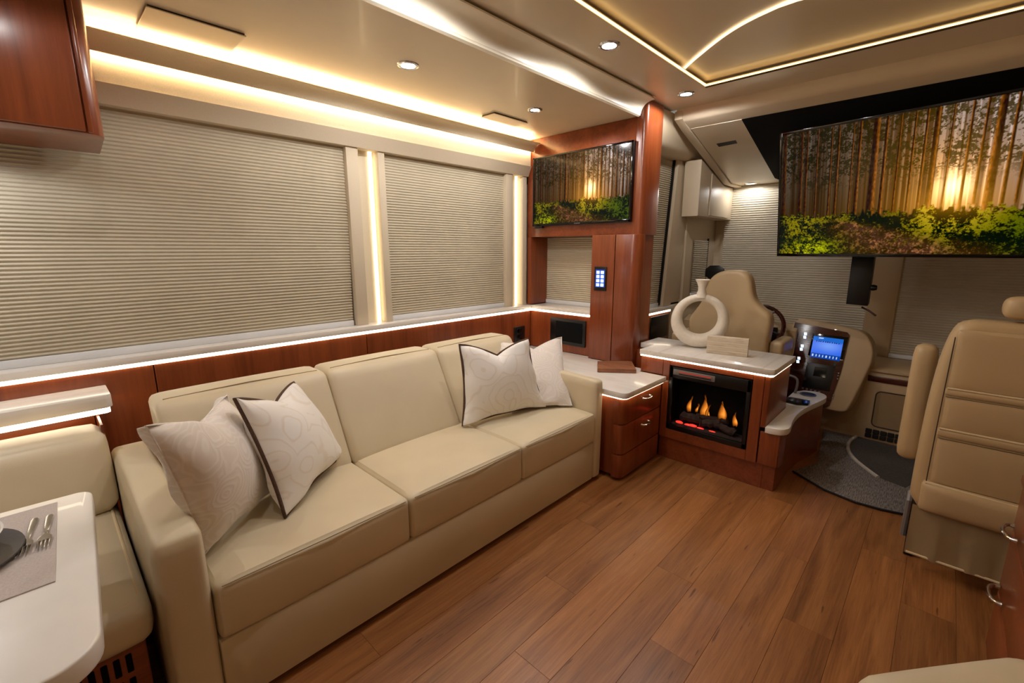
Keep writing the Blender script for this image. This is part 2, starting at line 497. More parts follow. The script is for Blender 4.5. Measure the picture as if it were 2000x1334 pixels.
def mirror_arc(a):
    a = [p for p in a if p.y > .25]; return a+[Vector((p.x, .38-p.y, p.z)) for p in reversed(a)]
arc, arc2 = mirror_arc(arc), mirror_arc(arc2)
part('light_fibre', tube(chaikin(arc, 2, False), .0065, 6), 'led_fibre', cm)
part('light_fibre', tube(chaikin(arc2, 2, False), .004, 6), 'led_fibre', cm)

# ---- downlights
def downlight(x, y, z, label, power=SPOT_W, r=.031, seen=True):
    t = thing('downlight', label, 'ceiling light', (x, y, z-.008), 'recessed ceiling downlights')
    part('trim_ring', lathe([(r, 0), (r+.001, -.005), (r+.008, -.007), (r+.016, -.004), (r+.018, 0)], (x, y, z), 28), 'chrome', t)
    part('lens', lathe([(0, -.003), (r*.6, -.0035), (r, -.003)], (x, y, z), 28), 'downlight_lens', t)
    L = bpy.data.lights.new('downlight_lamp', 'SPOT'); L.energy = power; L.spot_size = math.radians(172); L.spot_blend = .12
    L.shadow_soft_size = .03; L.color = (1, .97, .95)
    lo = link(bpy.data.objects.new('downlight_lamp', L)); lo.parent = t; lo.location = (0, 0, -.004)
    return t
p = pix(797, 127, z=ZS); downlight(p.x, p.y, ZS, 'recessed downlight in the sofa ceiling nearer the wood overhead cupboard')
p = pix(1045, 214, z=ZS); downlight(p.x, p.y, ZS, 'recessed downlight in the sofa ceiling in front of the small television', r=.026)
p = pix(1190, 88, z=ZM); downlight(p.x, p.y, ZM, 'recessed downlight beside the lit tray corner of the main ceiling, the nearer one')
p = pix(1340, 183, z=ZM); downlight(p.x, p.y, ZM, 'recessed downlight in the main ceiling nearest the cab header')
for x, pw, lab in ((1.05, SPOT_W, 'beside the lit tray just above the top of the picture'), (.18, 6, 'added beside the lit tray level with the viewpoint'), (-.69, SPOT_W, 'beside the lit tray behind the viewpoint')):  # the dim one level with the viewpoint is added to brighten the sofa
    downlight(x, 1.24, ZM, 'recessed downlight '+lab, pw)
# ---- ceiling vent flaps
def vent(c, label):
    pts = [pix(u, v, z=ZS) for u, v in c]
    x0, x1 = min(p.x for p in pts), max(p.x for p in pts); y0, y1 = min(p.y for p in pts), max(p.y for p in pts)
    t = thing('ceiling_vent', label, 'vent', ((x0+x1)/2, (y0+y1)/2, ZS-.010), 'ceiling vent flaps')
    part('flap', box((x0, y0, ZS-.010), (x1, y1, ZS-.006), .001, 1), 'ceiling', t)
    part('gap', box((x0+.004, y0+.004, ZS-.006), (x1-.004, y1-.004, ZS)), 'seam', t)
vent(((283, 10), (473, 64), (457, 90), (273, 52)), 'flush cream vent flap in the sofa ceiling by the overhead cupboard')
vent(((968, 219), (1031, 238), (1000, 243), (940, 226)), 'small flush vent flap in the sofa ceiling by the television cabinet')

# ---- end wall of the slide-out: panel, sill, shade
we = struct('wall_end', box((XE+.02, 1.60, 0), (XE+.20, 2.40, .84)), 'dark_gap', 'cherry panelled end wall below the small corner window', category='wall')
part('panel', box((XE, 1.60, .54), (XE+.02, YP+.02, .838), .002, 1), 'cherry', we)
part('jamb', box((XE+.0, 2.385, .876), (2.93, 2.425, 1.40), .002, 1), 'cherry', we)
part('back_wall', box((2.93, 1.60, .84), (2.97, 2.54, ZM)), 'vinyl', we)
s2 = struct('trim_7', box((XE-.012, 1.60, .845), (2.93, YP+.02, .874), .003), 'streak_top', 'pale stone sill under the corner window behind the wood column', category='window sill')
part('led_strip', box((XE-.006, 1.76, .829), (XE, YP-.006, .845)), 'led_sill', s2, smooth=False)
shade('small pleated shade in the corner window left of the wood column', (2.912, 2.40, 0), (0, -1, 0), .80, .80, .905, 1.40, (-1, 0, 0), 'pleated window shades')

# ---- left wall of the cab (driver's side)
YD = 1.66
wd = struct('wall_driver', box((2.97, YD+.04, .0), (4.40, YD+.10, ZM)), 'vinyl', 'cream upholstered side wall of the cab beside the driver', category='wall')
part('panel', box((2.94, 1.59, 0), (3.52, YD+.04, .828), .003), 'cherry', wd)
part('dark_pocket', box((3.18, 1.582, .62), (3.48, 1.60, .80), .004), 'black', wd)
part('lower_lining', box((3.52, 1.60, 0), (4.40, YD+.04, .90), .02), 'vinyl', wd)
# header over the driver's window, rounded underneath
hp = [(YD+.05, 2.19), (1.46, 2.19), (1.475, 2.15), (1.49, 2.08), (1.505, 2.02), (1.53, 1.99), (1.57, 1.975), (YD+.05, 1.975)]
part('header', prof(hp, 'x', 2.93, 4.36), 'vinyl', wd)
a0, a1 = pix(1318, 310, y=1.63), pix(1286, 604, y=1.63)
c0, c1 = pix(1350, 325, y=1.60), pix(1325, 600, y=1.60)
part('window_post', poly([(a0.x+.012, 1.60, 1.985), (c0.x, 1.60, 1.985), (c1.x, 1.60, .86), (a1.x+.012, 1.60, .86)], (0, .09, 0), bev=.006), 'vinyl', wd)
part('rear_lining', box((3.72, 1.585, .86), (4.36, YD+.04, 1.98), .01), 'vinyl', wd)
part('seal', poly([(a0.x, 1.625, 1.985), (a0.x+.012, 1.625, 1.985), (a1.x+.012, 1.625, .87), (a1.x, 1.625, .87)], (0, .03, 0)), 'black', wd)
s3 = struct('trim_8', box((2.93, 1.578, .832), (3.56, YD+.04, .86), .003), 'streak_top', "pale stone sill under the driver's window", category='window sill')
part('led_strip', box((2.96, 1.584, .817), (3.51, 1.59, .832)), 'led_sill', s3, smooth=False)
shade("narrow pleated shade in the driver's side window right of the wood column", (2.96, 1.648, 0), (1, 0, 0), a0.x-2.96, a1.x-2.96, .89, 1.985, (0, -1, 0), 'pleated window shades')

# =================================================================== COLUMN AND TELEVISION CABINET
yb0, yb1 = 1.452, 2.425
tc = thing('television_cabinet', 'cherry wood cabinet holding the small television at the end of the sofa', 'cabinet', (XE+.1, 1.95, 1.40))
part('body', box((XE, 1.505, 1.40), (2.925, yb1, ZS-.001), .003), 'cherry_h', tc)
rp = [(XE-.006, 1.515), (XE-.006, 1.478)]
for k in range(7):
    a = math.radians(90*k/6); rp.append((XE+.020-.026*math.cos(a), 1.478-.028*math.sin(a)))
rp += [(2.90, 1.450), (2.925, 1.455), (2.925, 1.515)]
part('corner_post', prof(rp, 'z', 1.398, ZM-.004), 'cherry', tc)
part('top_cap', box((XE+.03, 1.47, ZM-.012), (2.92, 1.51, ZM-.002)), 'dark_gap', tc)

def picture(W=600, H=338):
    def vn(nx, ny, seed):
        r = np.random.default_rng(seed).random((ny+2, nx+2))
        x = np.linspace(0, nx, W); y = np.linspace(0, ny, H)
        xi, yi = x.astype(int), y.astype(int); fx, fy = (x-xi)[None], (y-yi)[:, None]
        fx = fx*fx*(3-2*fx); fy = fy*fy*(3-2*fy)
        g = lambda a, b: r[np.ix_(np.minimum(yi+b, ny+1), np.minimum(xi+a, nx+1))]
        return (g(0, 0)*(1-fx)+g(1, 0)*fx)*(1-fy)+(g(0, 1)*(1-fx)+g(1, 1)*fx)*fy
    A = np.array
    U, V = np.meshgrid(np.linspace(0, 1, W), np.linspace(0, 1, H))     # V up
    sx, sy = .635, .47
    d = np.sqrt(((U-sx)*1.2)**2+((V-sy)*.62)**2)
    glow = np.exp(-(d/.06)**2)[..., None]; halo = np.exp(-(d/.15)**2)[..., None]; wide = np.exp(-(d/.33)**2)[..., None]
    left = np.clip((.55-U)*2, 0, 1)[..., None]; right = np.clip((U-.5)*2.2, 0, 1)[..., None]; high = np.clip((V-.35)*1.8, 0, 1)[..., None]
    # light between the trunks
    img = A([.050, .036, .022])+wide*A([.20, .095, .015])+halo*A([.48, .23, .04])+glow*A([1.3, 1.0, .55])
    img = img+high*A([.40, .39, .43])*(.10+.90*right)+right*A([.10, .105, .12])
    # mist of far trunks
    n1 = np.repeat(vn(170, 1, 5)[:1], H, 0); n2 = np.repeat(vn(80, 1, 6)[:1], H, 0)
    far = np.clip((n1-.40)*5, 0, 1)*.55+np.clip((n2-.45)*5, 0, 1)*.5
    far = np.clip(far, 0, .88)[..., None]*(1-.5*glow)
    img = img*(1-far)+(A([.030, .018, .010])+wide*A([.10, .04, .004]))*far
    # needles: fine dark clumps, dense and high
    fol = .35*vn(70, 40, 8)+.35*vn(170, 100, 9)+.30*vn(320, 190, 10); hang = vn(26, 9, 11)
    cover = np.clip((fol-.50+.26*(hang-.5)+.16*np.clip(V-.5, -.3, .5))*12, 0, 1)*np.clip((V-.47+.12*(hang-.5))*6, 0, 1)
    cover = cover[..., None]*(1-.45*glow)
    img = img*(1-.9*cover)+(A([.016, .017, .010])+wide*A([.075, .04, .004]))*.9*cover
    tr = [(.012, .011), (.085, .008), (.108, .006), (.150, .004), (.205, .005), (.232, .006), (.285, .004), (.31, .008), (.365, .017), (.40, .008), (.445, .004), (.49, .005), (.525, .006), (.555, .011), (.60, .004), (.652, .006), (.69, .006), (.728, .016), (.765, .007), (.80, .005), (.835, .007), (.875, .010), (.905, .005), (.935, .012), (.972, .008), (.993, .006)]
    bark = (.5+.8*vn(300, 60, 13))[..., None]
    for c, wd_ in tr:
        cc = c+.003*(V-.3); ww = wd_*(1.2-.45*V)
        q = (U-cc)/ww; base = .22 if wd_ > .012 else .30+.03*math.sin(c*57)
        mk = (np.clip((1-np.abs(q))*3, 0, 1)*np.clip((V-base)*60, 0, 1))[..., None]
        side = 1 if c < sx else -1
        near = np.exp(-((c-sx)/.42)**2)
        lit = np.exp(-((q*side-.7)/.45)**2)[..., None]*near*np.clip(1.25-1.1*np.abs(V-.45), .15, 1)[..., None]
        col = A([.030, .018, .012])*bark+lit*A([.46, .16, .02])*bark*(.55+.45*left)+halo*A([.18, .085, .01])
        img = img*(1-mk)+col*mk
    # forest floor
    g1 = .30*vn(60, 40, 20)+.35*vn(150, 95, 21)+.35*vn(330, 200, 22); clump = vn(18, 10, 28)
    hz = .335+.05*(vn(14, 1, 23)-.5)+.07*(vn(120, 40, 24)-.5)
    gm = np.clip((hz-V)*40, 0, 1)[..., None]
    lum = np.clip((g1-.50+.45*(clump-.5))*4.5, 0, 1.0)[..., None]**1.3
    sun = (np.exp(-((U-.10)/.13)**2)*.9+np.exp(-((U-.60)/.16)**2)*np.clip(V*5, 0, 1)*.9+np.exp(-((U-.30)/.10)**2)*np.clip((V-.20)*8, 0, 1)*.6+.10)[..., None]
    gcol = A([.012, .017, .005])+lum*sun*A([.175, .145, .010])+lum*right*A([.03, .062, .006])+halo*lum*A([.35, .2, .02])
    pth = np.exp(-((U-(.20+1.1*(.32-V)))/(.02+.62*np.clip(.32-V, 0, 1)))**2)*np.clip((.30-V)*14, 0, 1)*np.clip(.35+1.1*(vn(60, 40, 27)), 0, 1)
    pcol = A([.060, .032, .022])+np.clip(g1-.50, 0, 1)[..., None]*A([.75, .32, .12])
    gcol = gcol*(1-pth[..., None])+pcol*pth[..., None]
    fern = np.exp(-(((U-.155)/.085)**2+((V-.04)/.075)**2))[..., None]*np.clip((g1-.38)*4, 0, 1)[..., None]
    gcol = gcol+fern*A([.30, .33, .008])
    img = img*(1-gm)+gcol*gm
    img = img+halo*np.clip(1-np.abs(V-.34)*7, 0, 1)[..., None]*A([.25, .12, .015])
    img = np.clip(img, 0, 1.5)*A([1.0, .97, .93]); return np.clip(1.2*img**1.12-.010, 0, 1.5)
PIC = picture()

def picture_mesh(name, c_bl, right, up, w_, h_, pic, mat, parent):
    H, W = pic.shape[:2]
    c_bl, right, up = Vector(c_bl)-ORG[parent], Vector(right), Vector(up)
    g = np.stack(np.meshgrid(np.linspace(0, w_, W), np.linspace(0, h_, H)), -1).reshape(-1, 2)
    co_ = np.array(c_bl)[None]+g[:, :1]*np.array(right)[None]+g[:, 1:]*np.array(up)[None]
    idx = np.arange(W*H).reshape(H, W)
    fc = np.stack([idx[:-1, :-1], idx[:-1, 1:], idx[1:, 1:], idx[1:, :-1]], -1).reshape(-1, 4)
    me = bpy.data.meshes.new(name)
    me.vertices.add(W*H); me.vertices.foreach_set('co', co_.astype(np.float32).ravel())
    me.loops.add(fc.size); me.loops.foreach_set('vertex_index', fc.astype(np.int32).ravel())
    me.polygons.add(len(fc)); me.polygons.foreach_set('loop_start', (np.arange(len(fc))*4).astype(np.int32))
    me.update(); me.validate()
    at = me.color_attributes.new('Col', 'FLOAT_COLOR', 'POINT')
    at.data.foreach_set('color', np.concatenate([pic.reshape(-1, 3), np.ones((W*H, 1))], 1).astype(np.float32).ravel())
    me.materials.append(M[mat])
    o = link(bpy.data.objects.new(name, me)); o.parent = parent; ORG[o] = ORG[parent]; return o

# small television on the cabinet front
tx = XE-.034
tv = thing('television', 'small wall-hung television showing a forest at sunrise above the sofa end', 'television', (XE-.02, 1.93, 1.47))
ty0, ty1, tz0, tz1 = 1.518, 2.345, 1.478, 1.970
part('casing', box((tx+.004, ty0, tz0), (XE-.004, ty1, tz1), .004), 'black', tv)
part('bezel', box((tx, ty0, tz0), (tx+.006, ty1, tz0+.018), .002), 'gloss_black', tv)
for lo, hi in (((tx, ty0, tz1-.012), (tx+.006, ty1, tz1)), ((tx, ty0, tz0), (tx+.006, ty0+.012, tz1)), ((tx, ty1-.012, tz0), (tx+.006, ty1, tz1))):
    part('bezel', box(lo, hi, .002), 'gloss_black', tv)
part('wall_bracket', box((XE-.006, 1.75, 1.60), (XE+.0, 2.1, 1.85)), 'black', tv)
picture_mesh('screen', (tx+.003, ty1-.012, tz0+.018), (0, -1, 0), (0, 0, 1), ty1-ty0-.024, tz1-tz0-.030, PIC, 'tv_picture', tv)
part('logo', box((tx-.001, 1.905, tz0+.006), (tx, 1.955, tz0+.011)), 'steel', tv)
part('sensor', box((tx-.006, ty1-.10, tz0-.016), (tx+.02, ty1-.02, tz0+.001), .003), 'black', tv)

# column below
cl = thing('support_column', 'cherry wood column between the end counter and the television cabinet', 'column', (2.70, 1.65, .56))
c_pts = [pix(u, v, z=.56) for u, v in ((1146, 699.5), (1194, 704.5), (1238, 706))]
q0, q1, q2 = [(2.665, 1.79), (2.665, 1.612), (2.700, 1.455)]
part('front_panel', prof([q0, (2.665, 1.612), (2.71, 1.612), (2.71, q0[1])], 'z', .541, 1.40, bev=.003), 'cherry', cl)
part('side_panel', prof([(2.668, 1.607), (2.676, 1.50), (2.690, 1.462), (2.712, 1.448), (2.76, 1.448), (2.76, 1.607)], 'z', .541, 1.40, bev=.002), 'cherry', cl)
part('core', box((2.712, 1.46, .541), (2.90, 1.78, 1.399)), 'cherry', cl)

# keypad on the column
kp = thing('keypad', 'glowing eight-button light keypad on the wood column', 'switch panel', (2.66, 1.71, 1.03))
part('plate', box((2.657, 1.664, 1.028), (2.664, 1.760, 1.190), .003), 'black', kp)
part('backlight', box((2.6562, 1.676, 1.052), (2.6575, 1.748, 1.170)), 'button_blue', kp)
for r in range(4):
    for c in range(2):
        y = 1.728-.034*c; z = 1.152-.028*r
        part('button', box((2.653, y-.012, z-.010), (2.6565, y+.012, z+.010), .002), 'button_glow', kp)

# =================================================================== END COUNTER WITH DRAWERS
ec = thing('drawer_cabinet', 'cherry drawer cabinet at the right end of the sofa with two chrome handles', 'cabinet', (2.36, 1.5, 0))
CX0, CX1, CY0 = 2.130, 2.585, 1.192
part('carcass', box((CX0+.006, CY0+.03, .03), (2.70, YP-.002, .498), .002), 'cherry', ec)
rc = []
def fr(z0, z1, name, mat='cherry'):
    pts = [(CX0, CY0+.06)]
    for k in range(7):
        a = math.radians(90*k/6); pts.append((CX0+.035-.035*math.cos(a), CY0+.035-.035*math.sin(a)))
    pts += [(CX1, CY0), (CX1, CY0+.03), (CX0+.05, CY0+.03), (CX0+.03, CY0+.06)]
    return part(name, prof(pts, 'z', z0, z1, bev=.0015), mat, ec)
def pull(parent, c, ax, out, half=.042, r=.005, mat='chrome'):
    """bow handle centred at c, long axis ax, standing out along out"""
    c, ax, out = Vector(c), Vector(ax), Vector(out)
    pts = []
    for k in range(13):
        a = math.pi*k/12; pts.append(c-ax*half*math.cos(a)+out*(.004+.026*math.sin(a)**.7))
    return part('handle', tube(pts, [r*1.5 if i in (0, 12) else r for i in range(13)], 10), mat, parent)
for z0, z1, zh in ((.345, .494, .452), (.165, .339, .29), (.02, .159, None)):
    d = fr(z0, z1, 'drawer')
    if zh: pull(d, (2.385, CY0, zh), (1, 0, 0), (0, -1, 0))
ct = thing('end_counter', 'white stone counter with a glowing underside beside the sofa arm', 'countertop', (2.4, 1.7, .498))
cp = []
x0, y0, rr = 2.105, 1.165, .035
cp = [(x0, YP-.001)]
for k in range(7):
    a = math.radians(90*k/6); cp.append((x0+rr-rr*math.cos(a), y0+rr-rr*math.sin(a)))
cp += [(CX1+.003, y0), (CX1+.003, 1.345), (2.664, 1.345), (2.664, 1.80), (2.708, 1.80), (2.708, YP-.001)]
part('slab', prof(cp, 'z', .506, .540, bev=.004), 'stone_top', ct)
lp = [(x0+.016, 1.75)]
for k in range(7):
    a = math.radians(90*k/6); lp.append((x0+.016+rr-rr*math.cos(a), y0+.016+rr-rr*math.sin(a)))
lp += [(CX1, y0+.016), (CX1, y0+.024), (x0+.06, y0+.024), (x0+.024, y0+.06), (x0+.024, 1.75)]
part('led_strip', prof(lp, 'z', .496, .505), 'led_sill', ct, smooth=False)

# recessed black screen box in the end wall
t = thing('wall_cubby', 'black recessed screen box in the panelled end wall by the column', 'screen', (XE, 2.01, .60))
part('frame', box((XE-.014, 1.846, .600), (XE, 2.172, .797), .004), 'black', t)
part('glass', box((XE-.016, 1.87, .625), (XE-.013, 2.115, .775), .002), 'black_matte', t)
# wooden book
bpts = [pix(u, v, z=.562) for u, v in ((1167, 706), (1234, 706), (1243, 723), (1167, 721))]
t = thing('wooden_box', 'small flat walnut box lying on the white end counter', 'box', (sum(p.x for p in bpts)/4, sum(p.y for p in bpts)/4, .541))
part('block', poly([(p.x, p.y, .541) for p in bpts], (0, 0, .021), bev=.002), 'walnut', t)
part('lid', poly([(p.x*.985+.015*bpts[0].x, p.y, .562) for p in bpts], (0, 0, .004), bev=.0015), 'walnut', t)

# =================================================================== FIREPLACE CABINET
FX, FY0, FY1 = 2.598, .598, 1.196
fc = thing('fireplace_cabinet', 'low cherry cabinet housing the electric fireplace', 'cabinet', (2.8, .9, 0))
iy0, iy1, iz0, iz1 = .683, 1.152, .205, .612
part('left_stile', box((FX, iy1, .145), (FX+.02, FY1-.002, .648), .002, 1), 'cherry', fc)
part('right_stile', box((FX, FY0+.030, .145), (FX+.02, iy0, .648), .002, 1), 'cherry', fc)
part('top_rail', box((FX, iy0, iz1), (FX+.02, iy1, .648), .002, 1), 'cherry_h', fc)
part('bottom_rail', box((FX, iy0, .145), (FX+.02, iy1, iz0), .002, 1), 'cherry_h', fc)
part('end_post', prof([(FX, FY0+.027), (FX, FY0+.012), (FX+.004, FY0+.003), (FX+.014, FY0), (3.0, FY0), (3.0, FY0+.027)], 'z', .36, .648), 'cherry', fc)
part('kick', box((FX+.022, .5945, .0), (FX+.05, 1.20, .15), .002, 1), 'cherry_h', fc)
part('carcass', box((FX+.13, FY0+.04, .0), (3.0, 1.58, .645), .002, 1), 'cherry', fc)
part('left_return', box((FX+.002, FY1, .541), (FX+.09, 1.345, .648), .002, 1), 'cherry', fc)
part('floor_board', box((FX+.02, iy0-.03, .15), (FX+.13, iy1+.04, iz0)), 'black_matte', fc)
part('roof_board', box((FX+.02, iy0-.03, iz1), (FX+.13, iy1+.04, .645)), 'black_matte', fc)
ft = thing('mantel_counter', 'pale streaked stone counter with glowing edge on top of the fireplace cabinet', 'countertop', (2.8, .95, .655))
part('slab', prof([(FX-.022, 1.345), (FX-.022, FY0+.004), (FX-.008, FY0-.014), (FX+.01, FY0-.018), (3.02, FY0-.018), (3.02, 1.44), (2.765, 1.44), (2.765, 1.345)], 'z', .655, .688, bev=.004), 'streak_top', ft)
part('led_strip', prof([(FX-.010, 1.345), (FX-.010, FY0+.006), (FX+.006, FY0-.008), (2.98, FY0-.008), (2.98, FY0-.001), (FX+.008, FY0-.001), (FX-.003, FY0+.008), (FX-.003, 1.345)], 'z', .644, .655), 'led_sill', ft, smooth=False)
# fireplace insert
fi = thing('electric_fireplace', 'black electric fireplace insert with orange flames and glowing embers', 'fireplace', (2.66, .92, iz0))
g = .004
part('frame', box((FX-.004, iy0+g, iz1-.075), (FX+.012, iy1-g, iz1-g), .003), 'black', fi)
part('frame', box((FX-.004, iy0+g, iz0+g), (FX+.012, iy1-g, iz0+.034), .003), 'black', fi)
part('frame', box((FX-.004, iy0+g, iz0+g), (FX+.012, iy0+.026, iz1-g), .003), 'black', fi)
part('frame', box((FX-.004, iy1-.026, iz0+g), (FX+.012, iy1-g, iz1-g), .003), 'black', fi)
part('back', box((FX+.118, iy0+g, iz0+g), (FX+.124, iy1-g, iz1-g)), 'black_matte', fi)
part('side', box((FX+.02, iy0+g, iz0+g), (FX+.12, iy0+.010, iz1-g)), 'black_matte', fi)
part('side', box((FX+.02, iy1-.010, iz0+g), (FX+.12, iy1-g, iz1-g)), 'black_matte', fi)
hv = part('heater_grille', box((FX-.008, .88, iz1-.052), (FX-.003, 1.125, iz1-.018), .003), 'grey_plastic', fi)
for k in range(2):
    part('louvre', box((FX-.0095, .90, iz1-.045+.012*k), (FX-.0075, 1.09, iz1-.040+.012*k)), 'heater_red' if k else 'black', fi)
def flame_mesh(y, z, w_, h_, seed):
    rg = random.Random(seed); b = nb(); rows_ = []; n = 14
    for i in range(n+1):
        f = i/n; ww = w_*(math.sin(math.pi*min(1, f*1.0+.16))**.8)*(1-f)**.35*.5; cx = y+.010*math.sin(4*f+seed)*f
        rows_.append([b.verts.new((FX+.088+.012*math.cos(math.pi*s), cx+s*ww, z+f*h_)) for s in (-1, -.6, 0, .6, 1)])
    for A, B in zip(rows_, rows_[1:]):
        for k in range(4): b.faces.new((A[k], A[k+1], B[k+1], B[k]))
    return b, rows_
for y, z, w_, h_, sd in ((1.045, .315, .035, .105, 1), (1.000, .325, .018, .055, 2), (.955, .30, .060, .145, 3), (.850, .31, .060, .125, 4), (.775, .295, .036, .085, 5), (.93, .30, .03, .09, 6)):
    b, rws = flame_mesh(y, z, w_, h_, sd)
    zz = [v.co.z for v in b.verts]; yy = [abs(k-2)/2 for r_ in rws for k in range(5)]
    o = part('flame', b, 'flame', fi)
    fz = np.array([(q-z)/h_ for q in zz]); e = np.array(yy)
    inten = np.clip((1-e**1.2)*(1-fz)**.9*np.clip(fz*3+.12, 0, 1)*1.25, 0, 1)[:, None]
    colr = inten*np.array([.95, .22, .012])+(inten**3)*np.array([.45, .26, .05])
    at = o.data.color_attributes.new('Col', 'FLOAT_COLOR', 'POINT')
    at.data.foreach_set('color', np.concatenate([colr, np.ones((len(zz), 1))], 1).astype(np.float32).ravel())
def logm(p0, p1, r, seed):
    rg = random.Random(seed); p0, p1 = Vector(p0), Vector(p1)
    pts = [p0.lerp(p1, k/8)+Vector((rg.uniform(-.004, .004), 0, rg.uniform(-.004, .004))) for k in range(9)]
    return tube(pts, [r*rg.uniform(.85, 1.1) for _ in range(9)], 9)
for i, (a, b_, r_) in enumerate((((FX+.06, 1.08, .292), (FX+.07, .97, .285), .026), ((FX+.055, .965, .272), (FX+.07, .85, .300), .024), ((FX+.065, .88, .290), (FX+.05, .765, .265), .023), ((FX+.09, 1.0, .30), (FX+.09, .82, .31), .018))):
    part('log', logm(a, b_, r_, i), 'log', fi)
bed = box((FX+.02, iy0+.012, iz0+.006), (FX+.112, iy1-.012, iz0+.040), .006)
part('ember_bed', bed, 'log', fi)
rg = random.Random(5)
for (y, z) in ((1.085, .245), (1.03, .240), (.955, .238), (.885, .236), (1.0, .246)):
    b = nb(); bmesh.ops.create_icosphere(b, subdivisions=2, radius=1)
    for v in b.verts: v.co = Vector((FX+.042+v.co.x*.010, y+v.co.y*.024, z+.004+v.co.z*.009))*1.0+Vector((0, 0, rg.uniform(-.001, .001)))
    part('ember', b, 'ember', fi)

# ---- side ledge with cup holder
lc = thing('side_ledge_cabinet', 'low curved cherry cabinet beside the fireplace, facing the aisle', 'cabinet', (3.0, .55, 0))
led_px = [(1483, 829), (1515, 836), (1545, 836), (1562, 822), (1575, 806), (1594, 793), (1612, 785), (1614, 774), (1600, 765), (1575, 761), (1545, 761), (1530, 771)]
LZ = .372
lpts = [pix(u, v, z=LZ) for u, v in led_px]
lpts2 = [Vector((2.585, .597)), Vector((2.585, .56)), Vector((2.60, .515)), Vector((2.66, .492)), Vector((2.78, .513)), Vector((2.95, .520)), Vector((3.12, .503)), Vector((3.28, .470)), Vector((3.40, .452)), Vector((3.47, .475)), Vector((3.50, .53)), Vector((3.47, .60)), Vector((3.40, .64)), Vector((3.02, .64)), Vector((3.02, .594)), Vector((2.80, .594))]
base_pts = [(2.60, .594), (2.60, .55), (2.615, .525), (2.66, .512), (2.78, .530), (2.95, .536), (3.12, .52), (3.28, .486), (3.40, .47), (3.45, .50), (3.46, .594)]
part('body', prof(base_pts, 'z', .15, .336), 'cherry', lc)
part('plinth', prof([(2.622, .594), (2.622, .535), (2.66, .528)]+base_pts[4:], 'z', .0, .15), 'cherry_h', lc)
part('front_panel', box((FX+.001, FY0-.072, .15), (FX+.018, FY0+.024, .336), .003), 'cherry', lc)
lt = thing('side_ledge', 'white curved ledge with a cup holder beside the fireplace', 'ledge', (3.0, .55, .337))
part('slab', poly([(p.x, p.y, .337) for p in chaikin([Vector((p.x, p.y, 0)) for p in lpts2[:12]], 2, False)+[Vector((3.40, .64, 0)), Vector((3.02, .64, 0)), Vector((3.02, .597, 0))]], (0, 0, .035), bev=.004), 'white', lt)
ch = pix(1578, 771, z=LZ); 
part('cup_holder', lathe([(.040, .004), (.046, .004), (.047, 0), (.045, -.0005), (.040, .001), (.036, -.0), (.0, .0005)], (ch.x, ch.y, LZ+.001), 28), 'steel', lt)
part('cup_well', lathe([(.038, .0), (.0, .0)], (ch.x, ch.y, LZ+.0025), 28), 'black', lt)
rm = [pix(u, v, z=LZ+.012) for u, v in ((1526, 776), (1545, 776), (1582, 783), (1578, 789), (1556, 788), (1528, 781))]
t = thing('remote_control', 'thin black remote lying on the white curved ledge', 'remote', (rm[2].x, rm[2].y, LZ))
part('body', poly([(p.x, p.y, LZ+.001) for p in rm], (0, 0, .014), bev=.002), 'black', t)
part('keys', poly([(p.x*.7+.3*rm[3].x, p.y*.7+.3*rm[3].y, LZ+.0155) for p in rm], (0, 0, .001)), 'gloss_black', t)

# ---- vase
VC = Vector((2.877, 1.103, .688))
va = thing('ring_vase', 'white textured ring-shaped vase with a short flared neck', 'vase', VC)
def ring_vase():
    b = nb(); N, n = 48, 16; ro = Vector((0, 1, 0)); rings = []
    dn = (Vector((CAM.x+.25, CAM.y, 0))-Vector((VC.x, VC.y, 0))).normalized(); hx = Vector((-dn.y, dn.x, 0)); up = Vector((0, 0, 1))
    Ro = .172; cz = VC.z+Ro*.99
    for i in range(N):
        a = 2*math.pi*i/N
        # inner hole sits high, so the ring is thicker below
        hole_c = .022; ri = .104
        dirv = hx*math.cos(a)+up*math.sin(a)
        # inner radius measured from the ring centre
        s = math.sin(a); inn = hole_c*s+math.sqrt(max(ri**2-(hole_c*math.cos(a))**2, 0))
        mid = (Ro+inn)/2; half = (Ro-inn)/2
        c = Vector((VC.x, VC.y, cz))+dirv*mid
        dep = .030+.014*(1-s)/2
        rings.append([b.verts.new(c+dirv*half*math.cos(2*math.pi*k/n)+dn*dep*math.sin(2*math.pi*k/n)) for k in range(n)])
    for i in range(N):
        A, B = rings[i], rings[(i+1) % N]
        for k in range(n): b.faces.new((A[k], A[(k+1) % n], B[(k+1) % n], B[k]))
    for v in b.verts: v.co.z = max(v.co.z, VC.z)
    return b, cz+Ro
b, ztop = ring_vase()
part('ring', b, 'ceramic', va)
part('neck', lathe([(.040, -.022), (.030, .0), (.023, .022), (.024, .045), (.032, .070), (.043, .088), (.041, .090), (.034, .086), (.018, .05), (.0, .03)], (VC.x, VC.y, ztop), 28), 'ceramic', va)
